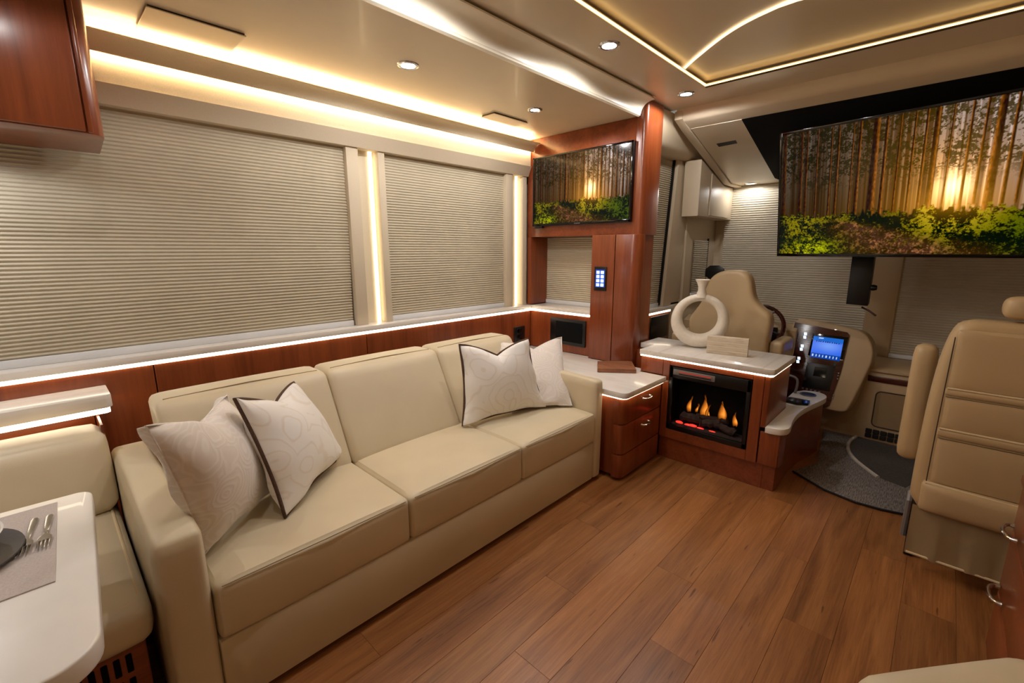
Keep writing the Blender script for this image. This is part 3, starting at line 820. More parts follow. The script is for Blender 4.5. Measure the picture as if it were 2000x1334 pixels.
# travertine block
tb = [pix(u, v, z=.688) for u, v in ((1379, 689), (1459, 698), (1464, 692))]
e1 = (tb[1]-tb[0]); L = e1.length; e1.normalize(); e2 = Vector((-e1.y, e1.x, 0)); e2 = e2 if e2.x > 0 else -e2
t = thing('stone_block', 'small travertine block standing in front of the ring vase', 'decor', tb[0]+e1*L/2)
c = [tb[0], tb[0]+e1*L, tb[0]+e1*L+e2*.045, tb[0]+e2*.045]
b = poly([(p.x, p.y, .688) for p in c], (0, 0, .105), bev=.003); part('block', b, 'travertine', t)
for k in range(3):
    z = .708+.026*k; b = poly([Vector((p.x, p.y, z))+(-e2*.0008 if i < 2 else e2*-.02) for i, p in enumerate(c)], (0, 0, .003)); part('vein', b, 'ceramic', t)

# =================================================================== SOFA
so = thing('sofa', 'cream leather three-seat sofa along the window wall', 'sofa', (1.1, 1.75, 0))
SY = 1.307
part('base', box((.205, SY+.004, .022), (2.028, 2.12, .240), .006), 'leather', so)
part('foot_rail', box((.15, SY+.04, .0), (2.06, 2.08, .03)), 'black', so)
def arm(x0, x1):
    def xf(p):
        q = p.copy(); f = max(0, (p.z-.45)/.14)
        return q
    return soft((x0, SY-.004, .018), (x1, 2.13, .597), .022, (.003, .003, .006), 12, xf)
for x0, x1 in ((.095, .203), (2.030, 2.102)):
    part('arm', arm(x0, x1), 'leather', so)
sx_ = [.206, .823, 1.432, 2.027]
for a, b_ in zip(sx_, sx_[1:]):
    c = part('seat_cushion', soft((a+.001, SY-.006, .244), (b_-.001, 1.86, .418), .020, (.002, .008, .014), 14), 'leather', so)
    part('piping', tube([(a+.02, SY-.006, .412), ((a+b_)/2, SY-.012, .415), (b_-.02, SY-.006, .412)], .0018, 6), 'stitch', c)
def bxf(p):
    f = (p.z-.41)/.38
    return Vector((p.x, p.y+.20*f, p.z))
for i, (a, b_) in enumerate(zip([.222]+sx_[1:3]+[2.0], sx_[1:3]+[2.0])):
    pass
bx_ = [.215, .818, 1.412, 1.985]
for a, b_ in zip(bx_, bx_[1:]):
    c = part('back_cushion', soft((a+.001, 1.705, .40), (b_-.001, 1.875, .785), .026, (.002, .012, .006), 14, bxf), 'leather', so)
    part('piping', tube([(a+.03, 1.935, .787), ((a+b_)/2, 1.935, .793), (b_-.03, 1.935, .787)], .0022, 6), 'stitch', c)

# ---- throw pillows: four corner points, pinched corners, full middle
def pillow(label, corners, mat, bulge=.075, trim=None, face=None, notch=.05):
    TL, TR, BR, BL = [Vector(c) for c in corners]
    cen = (TL+TR+BR+BL)/4
    n = (TR-TL+BR-BL).cross(TL-BL+TR-BR).normalized()
    if n.dot(CAM-cen) < 0: n = -n
    N = 26; b = nb(); grid = {}
    rg = random.Random(len(label))
    ph = [rg.uniform(0, 6) for _ in range(6)]
    def pos(s, t, side):
        # s,t in [-1,1]; edges bow inward between the corners
        ss = s*(1-.085*(1-t*t)); tt = t*(1-.085*(1-s*s))
        if t > 0: tt -= notch*(1-abs(s))**2*t*2 if notch else 0
        u, v = (ss+1)/2, (tt+1)/2
        P = (BL*(1-u)+BR*u)*(1-v)+(TL*(1-u)+TR*u)*v
        h = ((1-s**2)*(1-t**2))**.46
        wr = .006*math.sin(5*s+3*t+ph[0])*math.sin(4*t-2*s+ph[1])*(1-h)*4*max(abs(s), abs(t))**4 if h > .02 else 0
        return P+n*side*(bulge*h*(1.0 if side > 0 else .75)+wr*side)
    for side in (1, -1):
        for i in range(N+1):
            for j in range(N+1):
                s, t = math.sin(math.pi/2*(2*i/N-1)), math.sin(math.pi/2*(2*j/N-1))
                edge = i in (0, N) or j in (0, N)
                if edge and side < 0: grid[i, j, -1] = grid[i, j, 1]; continue
                grid[i, j, side] = b.verts.new(pos(s, t, side))
        for i in range(N):
            for j in range(N):
                b.faces.new((grid[i, j, side], grid[i+1, j, side], grid[i+1, j+1, side], grid[i, j+1, side]))
    t = thing('throw_pillow', label, 'pillow', (cen.x, cen.y, min(c.z for c in (TL, TR, BR, BL))), 'throw pillows on the sofa')
    part('cover', b, mat, t, angle=80)
    path = []
    for side_, rngs in (('b', [(x, -1) for x in np.linspace(-1, 1, 15)[:-1]]), ('r', [(1, y) for y in np.linspace(-1, 1, 15)[:-1]]), ('t', [(x, 1) for x in np.linspace(1, -1, 15)[:-1]]), ('l', [(-1, y) for y in np.linspace(1, -1, 15)[:-1]])):
        path += [pos(x, y, 1) for x, y in rngs]
    part('piping', tube(path, .0062 if trim else .0025, 7, True), trim or mat, t)
    return t
z0 = .437
bl = pix(400, 1082, z=z0); br = pix(527, 962, z=z0+.005)
pillow('plain paisley pillow leaning on the left sofa arm', [pix(284, 832, x=.125), pix(443, 772, y=1.83), br, bl], 'pillow_paisley', .085, notch=.09)
bl = pix(557, 1010, z=z0); br = pix(672, 887, z=z0+.005)
pillow('white brown-corded pillow in front of the paisley one at the left of the sofa', [pix(458, 779, y=1.60), pix(573, 747, y=1.86), br, bl], 'pillow_white', .085, 'brown_cord', notch=.10)
bl = pix(903, 831, z=z0); br = pix(1063, 794, z=z0)
pillow('plain ivory pillow tucked between brown-corded pillow and right sofa arm', [pix(972, 668, y=1.90), pix(1097, 658, y=1.74), pix(1117, 792, z=z0), pix(1000, 806, z=z0)], 'pillow_paisley', .06, notch=.13)
pillow('white brown-corded pillow at the right end of the sofa', [pix(897, 673, y=1.74), pix(1031, 662, y=1.61), br, bl], 'pillow_white', .07, 'brown_cord', notch=.14)

# =================================================================== DINETTE (left foreground)
db = thing('dinette_bench', 'cream leather dinette bench beside the left sofa arm', 'bench', (-.6, 1.8, 0))
part('seat_cushion', soft((-1.2, 1.345, .312), (.085, 2.12, .43), .04, (.0, .006, .010), 14), 'leather', db)
part('piping', tube(chaikin([(-1.1, 1.375, .424), (.02, 1.375, .424), (.058, 1.383, .424), (.064, 1.43, .424), (.064, 2.0, .428)], 2, False), .004, 6), 'stitch_light', db)
part('back_cushion', soft((-1.2, 1.93, .43), (.088, 2.10, .688), .04, (.003, .015, .008), 14, lambda p: Vector((p.x, p.y+.10*(p.z-.43)/.26, p.z))), 'leather', db)
bb = part('base', box((-1.2, 1.40, .0), (.062, 2.30, .312), .004), 'cherry_h', db)
for r in range(2):
    for k in range(10):
        x = .030-.024*k; z = .250-.072*r
        part('vent_slot', box((x-.013, 1.397, z-.027), (x, 1.402, z+.027), .002, 1), 'black_matte', bb)
part('side_panel', box((.080, 2.08, .0), (.087, YP-.002, .70)), 'cherry', db)
sh = thing('dinette_shelf', 'white stone shelf with glowing underside above the dinette bench back', 'shelf', (-.5, 2.27, .70))
part('slab', prof([(X0, YP-.001), (X0, 2.20), (.115, 2.20), (.130, 2.215), (.130, YP-.001)], 'z', .725, .775, bev=.004), 'streak_top', sh)
part('led_strip', prof([(X0, 2.208), (.110, 2.208), (.122, 2.218), (.122, 2.24), (.115, 2.24), (.115, 2.220), (X0, 2.215)], 'z', .705, .725), 'led_sill', sh, smooth=False)
part('support', box((X0, 2.31, .47), (.078, YP-.001, .705), .003), 'cherry_h', sh)

TZ = .665
tb_ = thing('dinette_table', 'white-topped dinette table at the lower left corner', 'table', (-.5, 1.25, 0))
pts = []
def arcp(cx, cy, r, a0, a1, n=8): return [(cx+r*math.cos(math.radians(a0+(a1-a0)*k/n)), cy+r*math.sin(math.radians(a0+(a1-a0)*k/n))) for k in range(n+1)]
pts = arcp(-.015, 1.575, .035, 0, 80)+[(-1.15, 1.66)]+[(-1.15, .88)]+arcp(-.085, .975, .075, -88, -5)
part('top', prof(pts, 'z', TZ-.042, TZ, bev=.005, seg=3), 'white', tb_)
part('pedestal', lathe([(.05, .02), (.05, TZ-.042)], (-.62, 1.25, 0), 24), 'steel', tb_)
part('foot_plate', lathe([(.0, 0), (.20, 0), (.20, .012), (.06, .025), (0, .025)], (-.62, 1.25, 0), 32), 'steel', tb_)
pm = [pix(118, 984, z=TZ), pix(106, 1133, z=TZ)]
t = thing('placemat', 'woven grey placemat on the white dinette table', 'placemat', (-.3, 1.38, TZ))
part('weave', prof([(-.046, 1.575), (-.060, 1.180), (-.56, 1.180), (-.56, 1.575)], 'z', TZ, TZ+.003), 'placemat', t)
PC = (-.235, 1.385)
t = thing('charger_plate', 'dark brown charger plate on the grey placemat', 'plate', (*PC, TZ+.003))
part('plate', lathe([(0, .004), (.085, .004), (.10, .009), (.135, .014), (.136, .011), (.10, .003), (.08, 0), (0, 0)], (*PC, TZ+.003), 48), 'charger', t)
t = thing('bowl', 'white bowl sitting on the dark charger plate', 'bowl', (*PC, TZ+.008))
part('shell', lathe([(0, .006), (.045, .007), (.080, .022), (.106, .05), (.110, .05), (.080, .018), (.05, 0), (0, 0)], (*PC, TZ+.008), 48), 'porcelain', t)
def fork(a, b_, label):
    a, b_ = Vector(a), Vector(b_)   # handle end, tine end
    d = (b_-a); L = d.length; d.normalize(); s = Vector((-d.y, d.x, 0)); up = Vector((0, 0, 1)); z = .005
    t = thing('fork', label, 'fork', (*((a+b_)/2).xy, TZ+.003), 'forks on the placemat')
    A = Vector((a.x, a.y, TZ+.005))
    hb = nb(); ring = []
    for f, wd_, hz in ((0, .0055, .001), (.05, .007, .001), (.3, .0055, .002), (.55, .0038, .004), (.62, .004, .005), (.68, .011, .004), (.78, .0125, .003)):
        c = A+d*L*f+up*hz
        ring.append([hb.verts.new(c+s*wd_*k+up*h) for k, h in ((-1, 0), (-.6, .0016), (.6, .0016), (1, 0), (.6, -.0012), (-.6, -.0012))])
    for P, Q in zip(ring, ring[1:]):
        for k in range(6): hb.faces.new((P[k], P[(k+1) % 6], Q[(k+1) % 6], Q[k]))
    hb.faces.new(ring[0]); hb.faces.new(ring[-1][::-1])
    part('handle', hb, 'chrome', t)
    for k in (-1.5, -.5, .5, 1.5):
        part('tine', tube([A+d*L*.78+s*.0065*k+up*.003, A+d*L*.9+s*.0062*k+up*.0015, A+d*L+s*.006*k+up*.004], [.0018, .0017, .0009], 6), 'chrome', t)
fork(pix(70, 1017, z=TZ), pix(44, 1092, z=TZ), 'silver fork nearer the dark charger plate')
fork(pix(99, 1010, z=TZ), pix(84, 1078, z=TZ), 'silver fork nearer the edge of the placemat')

# ---- overhead cupboard
oc = thing('overhead_cupboard', 'cherry overhead cupboard at the top left corner', 'cupboard', (-.4, 2.2, 1.66))
OZ = 1.66
op = [(X0, 2.004), (.165, 2.004)]
for k in range(1, 8):
    a = math.radians(90*k/7); op.append((.165+.055*math.sin(a), 2.004+.055*(1-math.cos(a))))
op += [(.235, 2.385), (X0, 2.385)]
part('body', prof(op, 'z', OZ, ZS-.001, bev=.003), 'cherry', oc)
for a, b_ in ((-.45, .172), (-1.1, -.456)):
    part('door', box((a, 1.988, OZ+.004), (b_, 2.004, ZS-.012), .003), 'cherry', oc)
part('edge_moulding', box((.176, 1.990, OZ+.002), (.190, 2.005, ZS-.002), .004), 'cherry', oc)

ul = thing('puck_light', 'small puck light under the overhead cupboard', 'light', (-.30, 2.20, OZ-.012))
part('housing', lathe([(0, -.002), (.030, -.002), (.036, -.012), (.040, -.010), (.040, 0), (0, 0)], (-.30, 2.20, OZ), 24), 'chrome', ul)
part('lens', lathe([(0, -.0125), (.033, -.0125)], (-.30, 2.20, OZ), 24), 'downlight_lens', ul)
L = bpy.data.lights.new('puck_lamp', 'SPOT'); L.energy = 11; L.spot_size = math.radians(172); L.spot_blend = .2; L.shadow_soft_size = .03; L.color = (.93, .96, 1)
lo = link(bpy.data.objects.new('puck_lamp', L)); lo.parent = ul; lo.location = (0, 0, -.006)
# =================================================================== CAB
# ---- front header and sloping soffit
ws = struct('wall_front', box((4.34, YR, 0), (4.40, 1.70, ZM)), 'vinyl', 'front of the coach behind the windscreen shades', category='wall')
hdr = struct('trim_9', prof([(3.058, ZM+.02), (3.062, ZM-.022), (3.070, ZM-.048), (3.084, ZM-.066), (3.10, ZM-.074), (3.19, ZM-.098), (3.21, ZM+.02)], 'y', YR, 1.43), 'ceiling', 'cream padded header beam across the front of the main ceiling', category='beam')
s0, s1 = (3.19, 2.10), (4.04, 1.842)
sf = struct('ceiling_cab', prof([s0, s1, (XF+.02, 1.842), (XF+.02, 1.95), (3.19, 2.19)], 'y', 1.065, 1.385), 'ceiling', 'sloping cream soffit above the driver beside the black screen housing', category='ceiling')
part('side_trim', prof([(3.06, 2.14), (3.19, 2.09), (4.05, 1.830), (XF+.02, 1.830), (XF+.02, 2.0), (3.06, 2.19)], 'y', 1.39, 1.445, bev=.006), 'vinyl', sf)
part('edge_gap', prof([(3.19, 2.104), (4.04, 1.848), (XF, 1.848), (3.19, 2.14)], 'y', 1.383, 1.392), 'seam', sf)
dl = s1[0]-s0[0]; dz = s1[1]-s0[1]
def onslope(f, y, off=0):
    n = Vector((dz, 0, -dl)).normalized(); return Vector((s0[0]+dl*f, y, s0[1]+dz*f))+n*off
def slope_quad(u, v): 
    n = Vector((dz, 0, -dl)).normalized(); return pix_plane(u, v, Vector((s0[0], 0, s0[1]))+n*.001, n)
part('air_slot', poly([slope_quad(u, v) for u, v in ((1399, 281), (1437, 274), (1440, 280), (1404, 287))], (0, 0, .004)), 'black', sf)
bh = struct('ceiling_housing', prof([s0, s1, (XF+.02, 1.842), (XF+.02, 1.95), (3.19, 2.19)], 'y', YR, 1.065), 'black_matte', 'black sloping housing behind the large front television', category='panel')
p = pix(1466, 358, z=1.842); t = downlight(p.x, p.y, 1.842, 'recessed downlight in the soffit right above the windscreen shade', 5, .030)

# ---- A-pillar locker
lk = thing('cab_locker', 'cream overhead locker in the front left corner of the cab', 'cupboard', (4.0, 1.5, 1.56))
part('body', prof([(3.59, 1.56), (4.32, 1.56), (4.32, 1.83), (4.06, 1.83), (3.72, 1.935), (3.59, 1.97)], 'y', 1.455, 1.585, bev=.006), 'vinyl', lk)
part('door', prof([(3.80, 1.572), (4.22, 1.572), (4.22, 1.79), (4.14, 1.805), (3.90, 1.87), (3.80, 1.89)], 'y', 1.447, 1.456, bev=.003), 'vinyl', lk)
# small quarter window under it
shade('tiny pleated shade in the quarter window behind the driver seat', (3.86, 1.578, 0), (1, 0, 0), .30, .30, .94, 1.38, (0, -1, 0), 'pleated window shades', 'shade_cab')
part('window_seal', box((4.165, 1.575, .93), (4.18, 1.59, 1.40)), 'black', wd)

# ---- windscreen shades
shade('pleated windscreen shade in front of the driver', (XF, 1.50, 0), (0, -1, 0), 1.10, 1.10, .62, 1.842, (-1, 0, 0), 'pleated windscreen shades', 'shade_cab', rail=False, pitch=.018)
shade('pleated windscreen shade in front of the passenger seat', (XF, .24, 0), (0, -1, 0), 1.15, 1.15, .545, 1.842, (-1, 0, 0), 'pleated windscreen shades', 'shade_cab', pitch=.018)
part('centre_post', prof([(XF-.02, .41), (XF+.02, .43), (XF+.02, .22), (XF-.02, .245)], 'z', .50, 1.842, bev=.004), 'beige_plastic', ws)

# ---- big television
k_ = 3.45/3.6
yw, tl = math.radians(9), math.radians(11)
BL = pix(1522, 495, x=3.45); rt = Vector((-math.sin(yw), -math.cos(yw), 0)); n0 = Vector((math.cos(yw), -math.sin(yw), 0))
up = math.cos(tl)*Vector((0, 0, 1))-math.sin(tl)*n0; hh = .76*k_; ww = hh*16/9
nn = rt.cross(up); nn = nn if nn.dot(CAM-BL) > 0 else -nn
tv2 = thing('television', 'large television showing a forest at sunrise across the front of the cab', 'television', BL+rt*ww/2)
def tvbox(x0, x1, y0, y1, d0, d1, bev=.003):
    c = [BL+rt*x0+up*y0, BL+rt*x1+up*y0, BL+rt*x1+up*y1, BL+rt*x0+up*y1]
    return poly([p+nn*d0 for p in c], nn*(d1-d0), bev=bev)
part('casing', tvbox(-.014, ww+.014, -.018, hh+.014, -.045, -.004), 'black', tv2)
for a in ((-.014, ww+.014, -.018, -.001), (-.014, ww+.014, hh, hh+.014), (-.014, -.001, -.018, hh+.014), (ww+.001, ww+.014, -.018, hh+.014)):
    part('bezel', tvbox(*a, -.006, .003, .001), 'gloss_black', tv2)
part('mount', tvbox(ww*.35, ww*.65, hh*.4, hh*.9, -.10, -.044), 'black', tv2)
picture_mesh('screen', BL, rt, up, ww, hh, PIC, 'tv_picture', tv2)

# ---- black camera / speaker box under the television, with lever
bc = [pix(u, v, x=3.72) for u, v in ((1665, 495), (1709, 495), (1694, 598), (1652, 594))]
t = thing('hanging_monitor_box', 'black box hanging below the large television with a small lever', 'equipment', (3.76, .41, .93))
part('case', poly(bc, (.09, 0, .01), bev=.004), 'black', t)
part('hanger', tube([(3.765, .41, 1.24), (3.765, .41, 1.93)], .015, 10), 'black', t)
kn = pix(1706, 562, x=3.74); part('knob', lathe([(0, 0), (.018, .0), (.020, .012), (.014, .03), (0, .032)], (kn.x, kn.y+.012, kn.z), 18, ax=(0, -1, 0)), 'black', t)
part('lever', tube([pix(1683, 600, x=3.78), pix(1697, 607, x=3.77), pix(1711, 617, x=3.76)], .006, 8), 'dash_wood', t)

# ---- dashboard
DX = 3.86
da = thing('dashboard', 'cream dashboard spanning the cab under the windscreen', 'dashboard', (4.05, .4, 0))
part('passenger_shelf', prof([(DX, .478), (DX-.012, .49), (DX-.012, .505), (DX, .512), (XF-.01, .512), (XF-.01, .478)], 'y', YR+.01, .42), 'beige_plastic', da)
part('front_panel', box((DX, YR+.01, .0), (DX+.05, .70, .478), .003), 'beige_plastic', da)
part('drawer_strip', box((DX-.008, -.30, .418), (DX+.001, .302, .458), .003), 'dash_wood', da)
gp = roundrect(-.20, .245, .105, .355, .03)
gl = part('glove_door', prof(gp, 'x', DX-.003, DX+.002), 'glove_panel', da)
part('door_gap', tube([(DX-.003, y, z) for y, z in gp], .004, 6, True), 'seam', gl)
part('driver_cowl', prof([(3.74, .40), (3.86, .30), (XF-.02, .30), (XF-.02, .62), (4.05, .70), (3.86, .76), (3.76, .72)], 'y', .74, 1.58, bev=.01), 'beige_plastic', da)
part('instrument_panel', box((3.745, .86, .60), (3.765, 1.25, .735), .004, xf=lambda p: p), 'black', da)
# angled centre console
P0 = pix(1552, 628, x=3.82); P1 = pix(1660, 650, x=3.82); P2 = pix(1520, 790, x=3.66)
cn = (P1-P0).cross(P2-P0).normalized(); cn = cn if cn.dot(CAM-P0) > 0 else -cn
cpx = lambda u, v, o=0: pix_plane(u, v, P0, cn)+cn*o
hs = [(1540, 618), (1600, 627), (1660, 640), (1688, 648), (1704, 672), (1706, 700), (1690, 735), (1660, 795), (1648, 808), (1600, 796), (1512, 780)]
co_pts = chaikin([cpx(u, v, -.006) for u, v in hs], 2)
cc = thing('centre_console', 'cream dash console with dark wood face, blue screen and lit switches', 'console', (3.8, .55, .15))
part('housing', poly(co_pts, Vector((.16, -.01, -.02)), bev=.012, seg=3), 'beige_plastic', cc)
fcpx = [(1553, 629), (1655, 649), (1660, 655), (1643, 725), (1620, 792), (1612, 797), (1518, 774), (1524, 740)]
part('wood_face', poly([cpx(u, v, -.004) for u, v in fcpx], cn*.006, bev=.002), 'dash_wood', cc)
blue = np.zeros((40, 64, 3)); VV, UU = np.meshgrid(np.linspace(0, 1, 40), np.linspace(0, 1, 64), indexing='ij')
gl_ = np.exp(-(((UU-.55)/.45)**2+((VV-.62)/.28)**2))
blue[..., 0] = .02+.16*gl_; blue[..., 1] = .13+.22*gl_; blue[..., 2] = .85+.15*gl_
blue[VV > .82] = (.01, .14, .62); blue[(VV > .76) & (VV < .80) & (UU > .08) & (UU < .95) & ((UU*40).astype(int) % 3 > 0)] = (.0, .03, .22)
blue[VV < .22] = (.0, .05, .35)
for k in range(8): blue[(abs(VV-.12) < .05) & (abs(UU-(.08+.115*k)) < .018)] = (.55, .75, 1)
blue[(abs(VV-.93) < .03) & (UU > .18) & (UU < .34)] = (.5, .7, 1)
sa, sb, sd = cpx(1582, 697, .006), cpx(1640, 706, .006), cpx(1590, 656, .006)
scr = part('screen_surround', poly([cpx(u, v, .001) for u, v in ((1578, 694), (1588, 651), (1658, 659), (1646, 703))], cn*.004, bev=.001), 'gloss_black', cc)
sr, su = sb-sa, sd-sa
picture_mesh('screen', sa, sr.normalized(), su.normalized(), sr.length, su.length, blue, 'dash_picture', cc)
def pad(u, v, du, dv, name, mat, o0=.002, o1=.006):
    return part(name, poly([cpx(u-du, v-dv, o0), cpx(u+du, v-dv+du*.15, o0), cpx(u+du, v+dv+du*.15, o0), cpx(u-du, v+dv, o0)], cn*(o1-o0), bev=.001), mat, cc)
for u, v in ((1573.5, 652), (1572, 658.5), (1567, 675.5), (1565.2, 682), (1560.5, 699.5), (1558.5, 706)):
    pad(u, v, 2.7, 2.7, 'switch', 'button_glow')
part('radio_panel', poly([cpx(u, v, .001) for u, v in ((1577, 708), (1632, 716), (1620, 765), (1566, 755))], cn*.005, bev=.001), 'black', cc)
part('gauge', poly([cpx(u, v, .006) for u, v in ((1592, 716), (1616, 719), (1612, 738), (1588, 734))], cn*.002), 'gloss_black', cc)
for u, v in ((1573, 740), (1630, 712)):
    part('knob', lathe([(0, .012), (.010, .012), (.012, .0)], cpx(u, v, .002), 16, ax=cn), 'black', cc)
for k in range(5): pad(1568+k*8, 758+k*2, 2.2, 2, 'small_switch', 'grey_plastic')
for u, v in ((1638, 729), (1637, 734), (1636, 740), (1628, 772), (1626, 777)): pad(u, v, 1.2, 1.2, 'small_switch', 'steel')
pad(1634, 644, 4, 1.2, 'badge', 'chrome'); pad(1643, 703, 4, .8, 'badge', 'chrome')

# ---- steering wheel
wc = Vector((3.62, 1.0, .735)); wa = Vector((-.75, 0, .66)).normalized()
sw = thing('steering_wheel', 'black and brown steering wheel in front of the driver seat', 'steering wheel', wc)
wx = Vector((0, 1, 0)); wy = wa.cross(wx).normalized()
part('rim', tube([wc+.205*(math.cos(2*math.pi*k/40)*wx+math.sin(2*math.pi*k/40)*wy) for k in range(40)], .015, 10, True), 'dash_wood', sw)
part('hub', lathe([(0, .02), (.05, .016), (.07, 0), (.05, -.03), (0, -.03)], wc, 24, ax=wa), 'black', sw)
for a in (10, 170, 235, 305):
    d = math.cos(math.radians(a))*wx+math.sin(math.radians(a))*wy
    part('spoke', tube([wc+d*.05, wc+d*.13, wc+d*.20], [.018, .012, .010], 8), 'steel' if a > 200 else 'black', sw)
part('steering_column', tube([wc-wa*.02, wc-wa*.12], .035, 12), 'black', sw)

# ---- driver seat
ds = thing('driver_seat', 'tan leather driver seat seen from behind beyond the fireplace', 'seat', (3.4, 1.06, 0))
ol = [(1352, 690), (1346, 650), (1344, 622), (1356, 606), (1369, 588), (1375, 562), (1385, 541), (1403, 530), (1430, 527), (1453, 531), (1464, 546), (1469, 583), (1484, 601), (1503, 614), (1506, 632), (1500, 665), (1497, 690)]
op_ = [pix(u, v, x=3.27) for u, v in ol]; op_ = [Vector((p.x+.10*(.9-p.z)*-1.0, p.y, p.z)) for p in op_]
lowl = Vector((3.30, op_[0].y, .42)); lowr = Vector((3.30, op_[-1].y, .42))
pp = chaikin([lowl]+op_+[lowr], 2)
part('backrest', poly(pp, (.12, 0, 0), bev=.03, seg=4), 'leather_cab', ds)
part('seat_cushion', soft((3.36, .82, .36), (3.68, 1.30, .50), .04, (0, .01, .015), 8), 'leather_cab', ds)
part('pedestal', box((3.42, .90, .0), (3.72, 1.22, .36), .02), 'black', ds)
part('armrest', soft((3.30, 1.405, .60), (3.62, 1.475, .69), .028, n=6), 'leather_cab', ds)
part('armrest', soft((3.30, .715, .61), (3.60, .800, .708), .026, n=6), 'leather_cab', ds)
part('armrest_bracket', box((3.34, .79, .50), (3.40, .83, .63), .01), 'black', ds)
t = thing('side_tablet', 'black screen mounted behind the driver headrest', 'screen', (3.9, 1.38, 1.08))
tp = [pix(u, v, x=3.85) for u, v in ((1376, 545), (1378, 519), (1413, 518), (1414, 545))]
part('case', poly(chaikin(tp, 1), (.02, 0, 0), bev=.003), 'black', t)
part('stalk', tube([tp[0]+Vector((.01, -.06, .0)), tp[0]+Vector((.02, -.06, -.14)), Vector((3.88, 1.50, .90))], .01, 8), 'black', t)
t = thing('grab_handle', 'bent grey tube handle beside the centre console', 'handle', (3.4, .70, .43))
gh = chaikin([pix(u, v, x=3.36) for u, v in ((1527, 731), (1548, 734), (1559, 741), (1556, 758), (1551, 772))], 2, False)
part('tube', tube(gh, .008, 8), 'grey_plastic', t)
part('foot', lathe([(0, 0), (.014, 0), (.012, .02), (0, .022)], gh[-1]-Vector((0, 0, .015)), 12), 'grey_plastic', t)

# ---- passenger seat
ps = thing('passenger_seat', 'tan leather passenger seat seen from behind with pleated rear pockets', 'seat', (2.65, -.27, 0))
PY0, PY1 = -.535, -.008
def bar(z, y0, y1, r=.006, x=2.395, sag=0):
    return tube([(x, y0+(y1-y0)*k/10, z+sag*math.sin(math.pi*k/10)) for k in range(11)], r, 7)
bo = chaikin([(2.42, PY1, .18), (2.42, PY1+.003, .45), (2.42, PY1-.004, .80), (2.42, PY1-.03, 1.0), (2.42, PY1-.075, 1.035), (2.42, PY1-.16, 1.035), (2.42, PY0+.16, 1.035), (2.42, PY0+.075, 1.035), (2.42, PY0+.03, 1.0), (2.42, PY0+.004, .80), (2.42, PY0-.003, .45), (2.42, PY0, .18)], 2)
part('backrest', poly([(p.x-.015*0, p.y, p.z) for p in bo], (.13, 0, 0), bev=.035, seg=4), 'leather_cab', ps)
for z0, z1, x0, th in ((.765, 1.0, 2.405, .02), (.60, .742, 2.400, .02), (.37, .570, 2.396, .025)):
    part('pocket', soft((x0, PY0+.05, z0), (x0+.045, PY1-.05, z1), .012, (.010, 0, 0), 8), 'leather_cab', ps)
for z0, z1, x0 in ((.738, .770, 2.396), (.568, .605, 2.392)):
    bnd = part('pocket_band', soft((x0, PY0+.045, z0), (x0+.05, PY1-.045, z1), .012, (.003, 0, 0), 6), 'leather_cab', ps)
    part('welt', bar(z1, PY0+.05, PY1-.05, .004, x0+.003), 'stitch_light', bnd)
    part('welt', bar(z0, PY0+.05, PY1-.05, .004, x0+.003), 'stitch', bnd)
po = part('lower_pouch', soft((2.375, PY0+.02, .245), (2.43, PY1-.03, .375), .02, (.018, 0, 0), 8), 'leather_cab', ps)
part('welt', bar(.372, PY0+.03, PY1-.04, .006, 2.385, -.006), 'stitch_light', po)
def skirt():
    b = nb(); g = []
    for i in range(31):
        y = PY1-.015+(PY0-PY1+.03)*i/30; wv = .007*math.sin(i*.9)+.004*math.sin(i*2.1)
        g.append([b.verts.new((2.390-.055*f+wv*f, y, .262-.195*f+.004*math.sin(i*.6)*f)) for f in (0, .25, .5, .75, 1)])
    for A, B in zip(g, g[1:]):
        for k in range(4): b.faces.new((A[k], A[k+1], B[k+1], B[k]))
    r = bmesh.ops.solidify(b, geom=b.faces[:], thickness=.008); return b
sk = part('skirt', skirt(), 'leather_cab', ps, angle=60)
part('hem', bar(.072, PY0+.02, PY1-.02, .005, 2.336), 'stitch_light', sk)
part('seam', tube([(2.398, PY1-.042, .30), (2.404, PY1-.042, .60), (2.414, PY1-.045, .97)], .002, 5), 'seam', ps)
part('seat_cushion', soft((2.52, PY0, .30), (3.02, PY1, .46), .04, (0, 0, .012), 8), 'leather_cab', ps)
part('armrest', soft((2.66, -.020, .345), (2.77, .066, .885), .036, (0, .0, .0), 10), 'leather_cab', ps)
part('armrest_pivot', tube([(2.62, -.03, .80), (2.60, -.02, .60)], .012, 8), 'steel', ps)
part('pedestal', box((2.56, -.45, .03), (2.90, -.10, .30), .01), 'black', ps)
part('track', box((2.44, -.052, .0), (2.98, -.022, .05), .004), 'black', ps)
part('track_rail', tube([(2.56, -.012, .03), (2.56, -.012, .20), (2.60, -.012, .225)], .012, 8), 'grey_plastic', ps)
part('headrest', soft((2.44, -.46, 1.045), (2.56, -.165, 1.13), .035, n=8), 'leather_cab', ps)

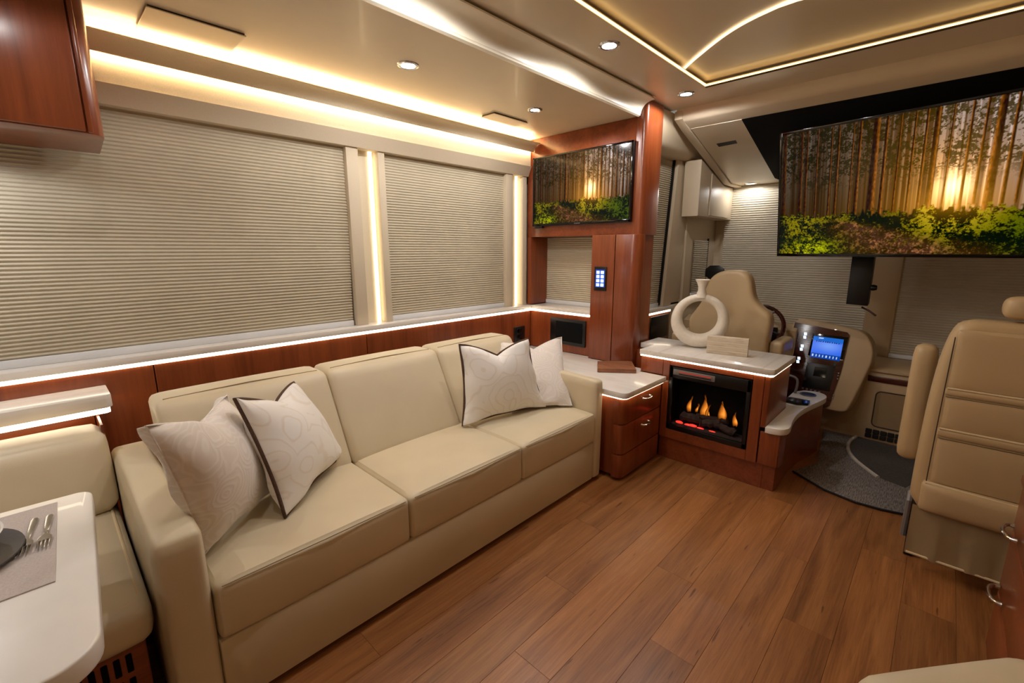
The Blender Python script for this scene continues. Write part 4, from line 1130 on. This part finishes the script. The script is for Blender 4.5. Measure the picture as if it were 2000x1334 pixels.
# ---- cab mat and entry step
mp = [(1549, 919), (1580, 908), (1596, 902), (1609, 840), (1640, 845), (1780, 880), (1800, 960), (1768, 1003), (1720, 993), (1670, 979), (1610, 955)]
t = thing('floor_mat', 'grey woven mat on the cab floor beside the fireplace cabinet', 'mat', (3.2, .3, 0))
part('pile', poly([(p.x, p.y, .001) for p in [pix(u, v, z=.012) for u, v in mp]], (0, 0, .010), bev=.002), 'carpet', t)
edge = [pix(u, v, z=.012) for u, v in ((1549, 919), (1610, 955), (1670, 979), (1720, 993), (1768, 1003))]
part('binding', tube([(p.x, p.y, .007) for p in edge], .006, 6), 'rubber', t)
st = thing('entry_step', 'dark stepwell edge with a curved pale nosing in the cab floor', 'step', (3.5, .1, 0))
sp = [(1672, 852), (1658, 862), (1655, 876), (1665, 893), (1685, 910), (1715, 932), (1768, 952), (1800, 935), (1800, 885)]
part('well_mat', poly([(p.x, p.y, .0112) for p in [pix(u, v, z=.012) for u, v in sp]], (0, 0, .002)), 'carpet_dark', st)
nz_ = chaikin([pix(u, v, z=.016) for u, v in sp[:6]], 2, False)
part('nosing', tube([(p.x, p.y, .014) for p in nz_], .011, 8), 'step_trim', st)
for r in range(2):
    for k in range(10):
        y = .27-.040*k
        part('grille_block', box((DX-.012, y-.034, .018+.034*r), (DX-.001, y, .048+.034*r), .003, 1), 'rubber', st)

# =================================================================== RIGHT FOREGROUND
rcab = thing('aisle_cabinet', 'cherry drawer cabinet with bow handles at the right edge', 'cabinet', (1.6, -.5, 0))
RY = -.248
part('body', box((1.36, -.74, .0), (1.955, RY-.018, .615), .003), 'cherry', rcab)
for z0, z1, zh in ((.466, .61, .492), (.255, .462, .285), (.06, .251, None)):
    d = part('drawer', box((1.37, RY-.018, z0), (1.952, RY, z1), .003), 'cherry_h', rcab)
    if zh: pull(d, (1.86, RY, zh), (1, 0, 0), (0, 1, 0), .05)
part('kick', box((1.38, -.72, .0), (1.95, RY-.016, .058)), 'dark_gap', rcab)
part('top', box((1.355, -.75, .615), (1.960, RY+.006, .640), .004), 'cherry_h', rcab)
ch = thing('armchair', 'cream leather chair corner at the bottom right edge', 'chair', (.95, -.35, 0))
A = pix(1680, 1306, z=.52); B = pix(1995, 1266, z=.52); e = (B-A).normalized(); nrm = Vector((-e.y, e.x, 0)); nrm = nrm if nrm.dot(A-Vector((0, 0, .52))) < 0 else -nrm
def chx(p): return Vector((A.x, A.y, 0))+e*p.x+nrm*p.y+Vector((0, 0, p.z))
part('seat_cushion', soft((-.02, .0, .38), (.36, .42, .522), .035, (.0, .006, .006), 10, chx), 'leather', ch)
part('arm', soft((-.13, .012, .10), (-.025, .44, .515), .04, (0, 0, .004), 10, chx), 'leather', ch)
part('base', soft((-.02, .03, .10), (.36, .42, .38), .02, n=6, xf=chx), 'leather', ch)
part('plinth', box((.0, .06, .0), (.34, .38, .10), .005, xf=chx), 'black', ch)

# ---- the rest of the room shell
rv = struct('trim_10', prof([(YR, 1.98), (YR+.09, 2.02), (YR+.12, 2.06), (YR+.12, 2.066), (YR, 2.066)], 'x', X0, 2.3), 'linen', 'added unseen linen cornice with cove light along the right side wall', category='cornice')
part('led_strip', box((X0, YR+.06, 2.066), (2.3, YR+.09, 2.069)), 'led_right_added', rv, smooth=False)  # cornice and cove strip added out of view to brighten the ceiling fascia
struct('wall_right', box((X0, YR-.06, 0), (4.40, YR, ZM+.05)), 'vinyl', 'cream wall along the right side of the coach', category='wall')
struct('wall_rear', box((X0-.06, YR-.06, 0), (X0, 2.54, ZM+.05)), 'vinyl', 'cream wall behind the viewpoint', category='wall')
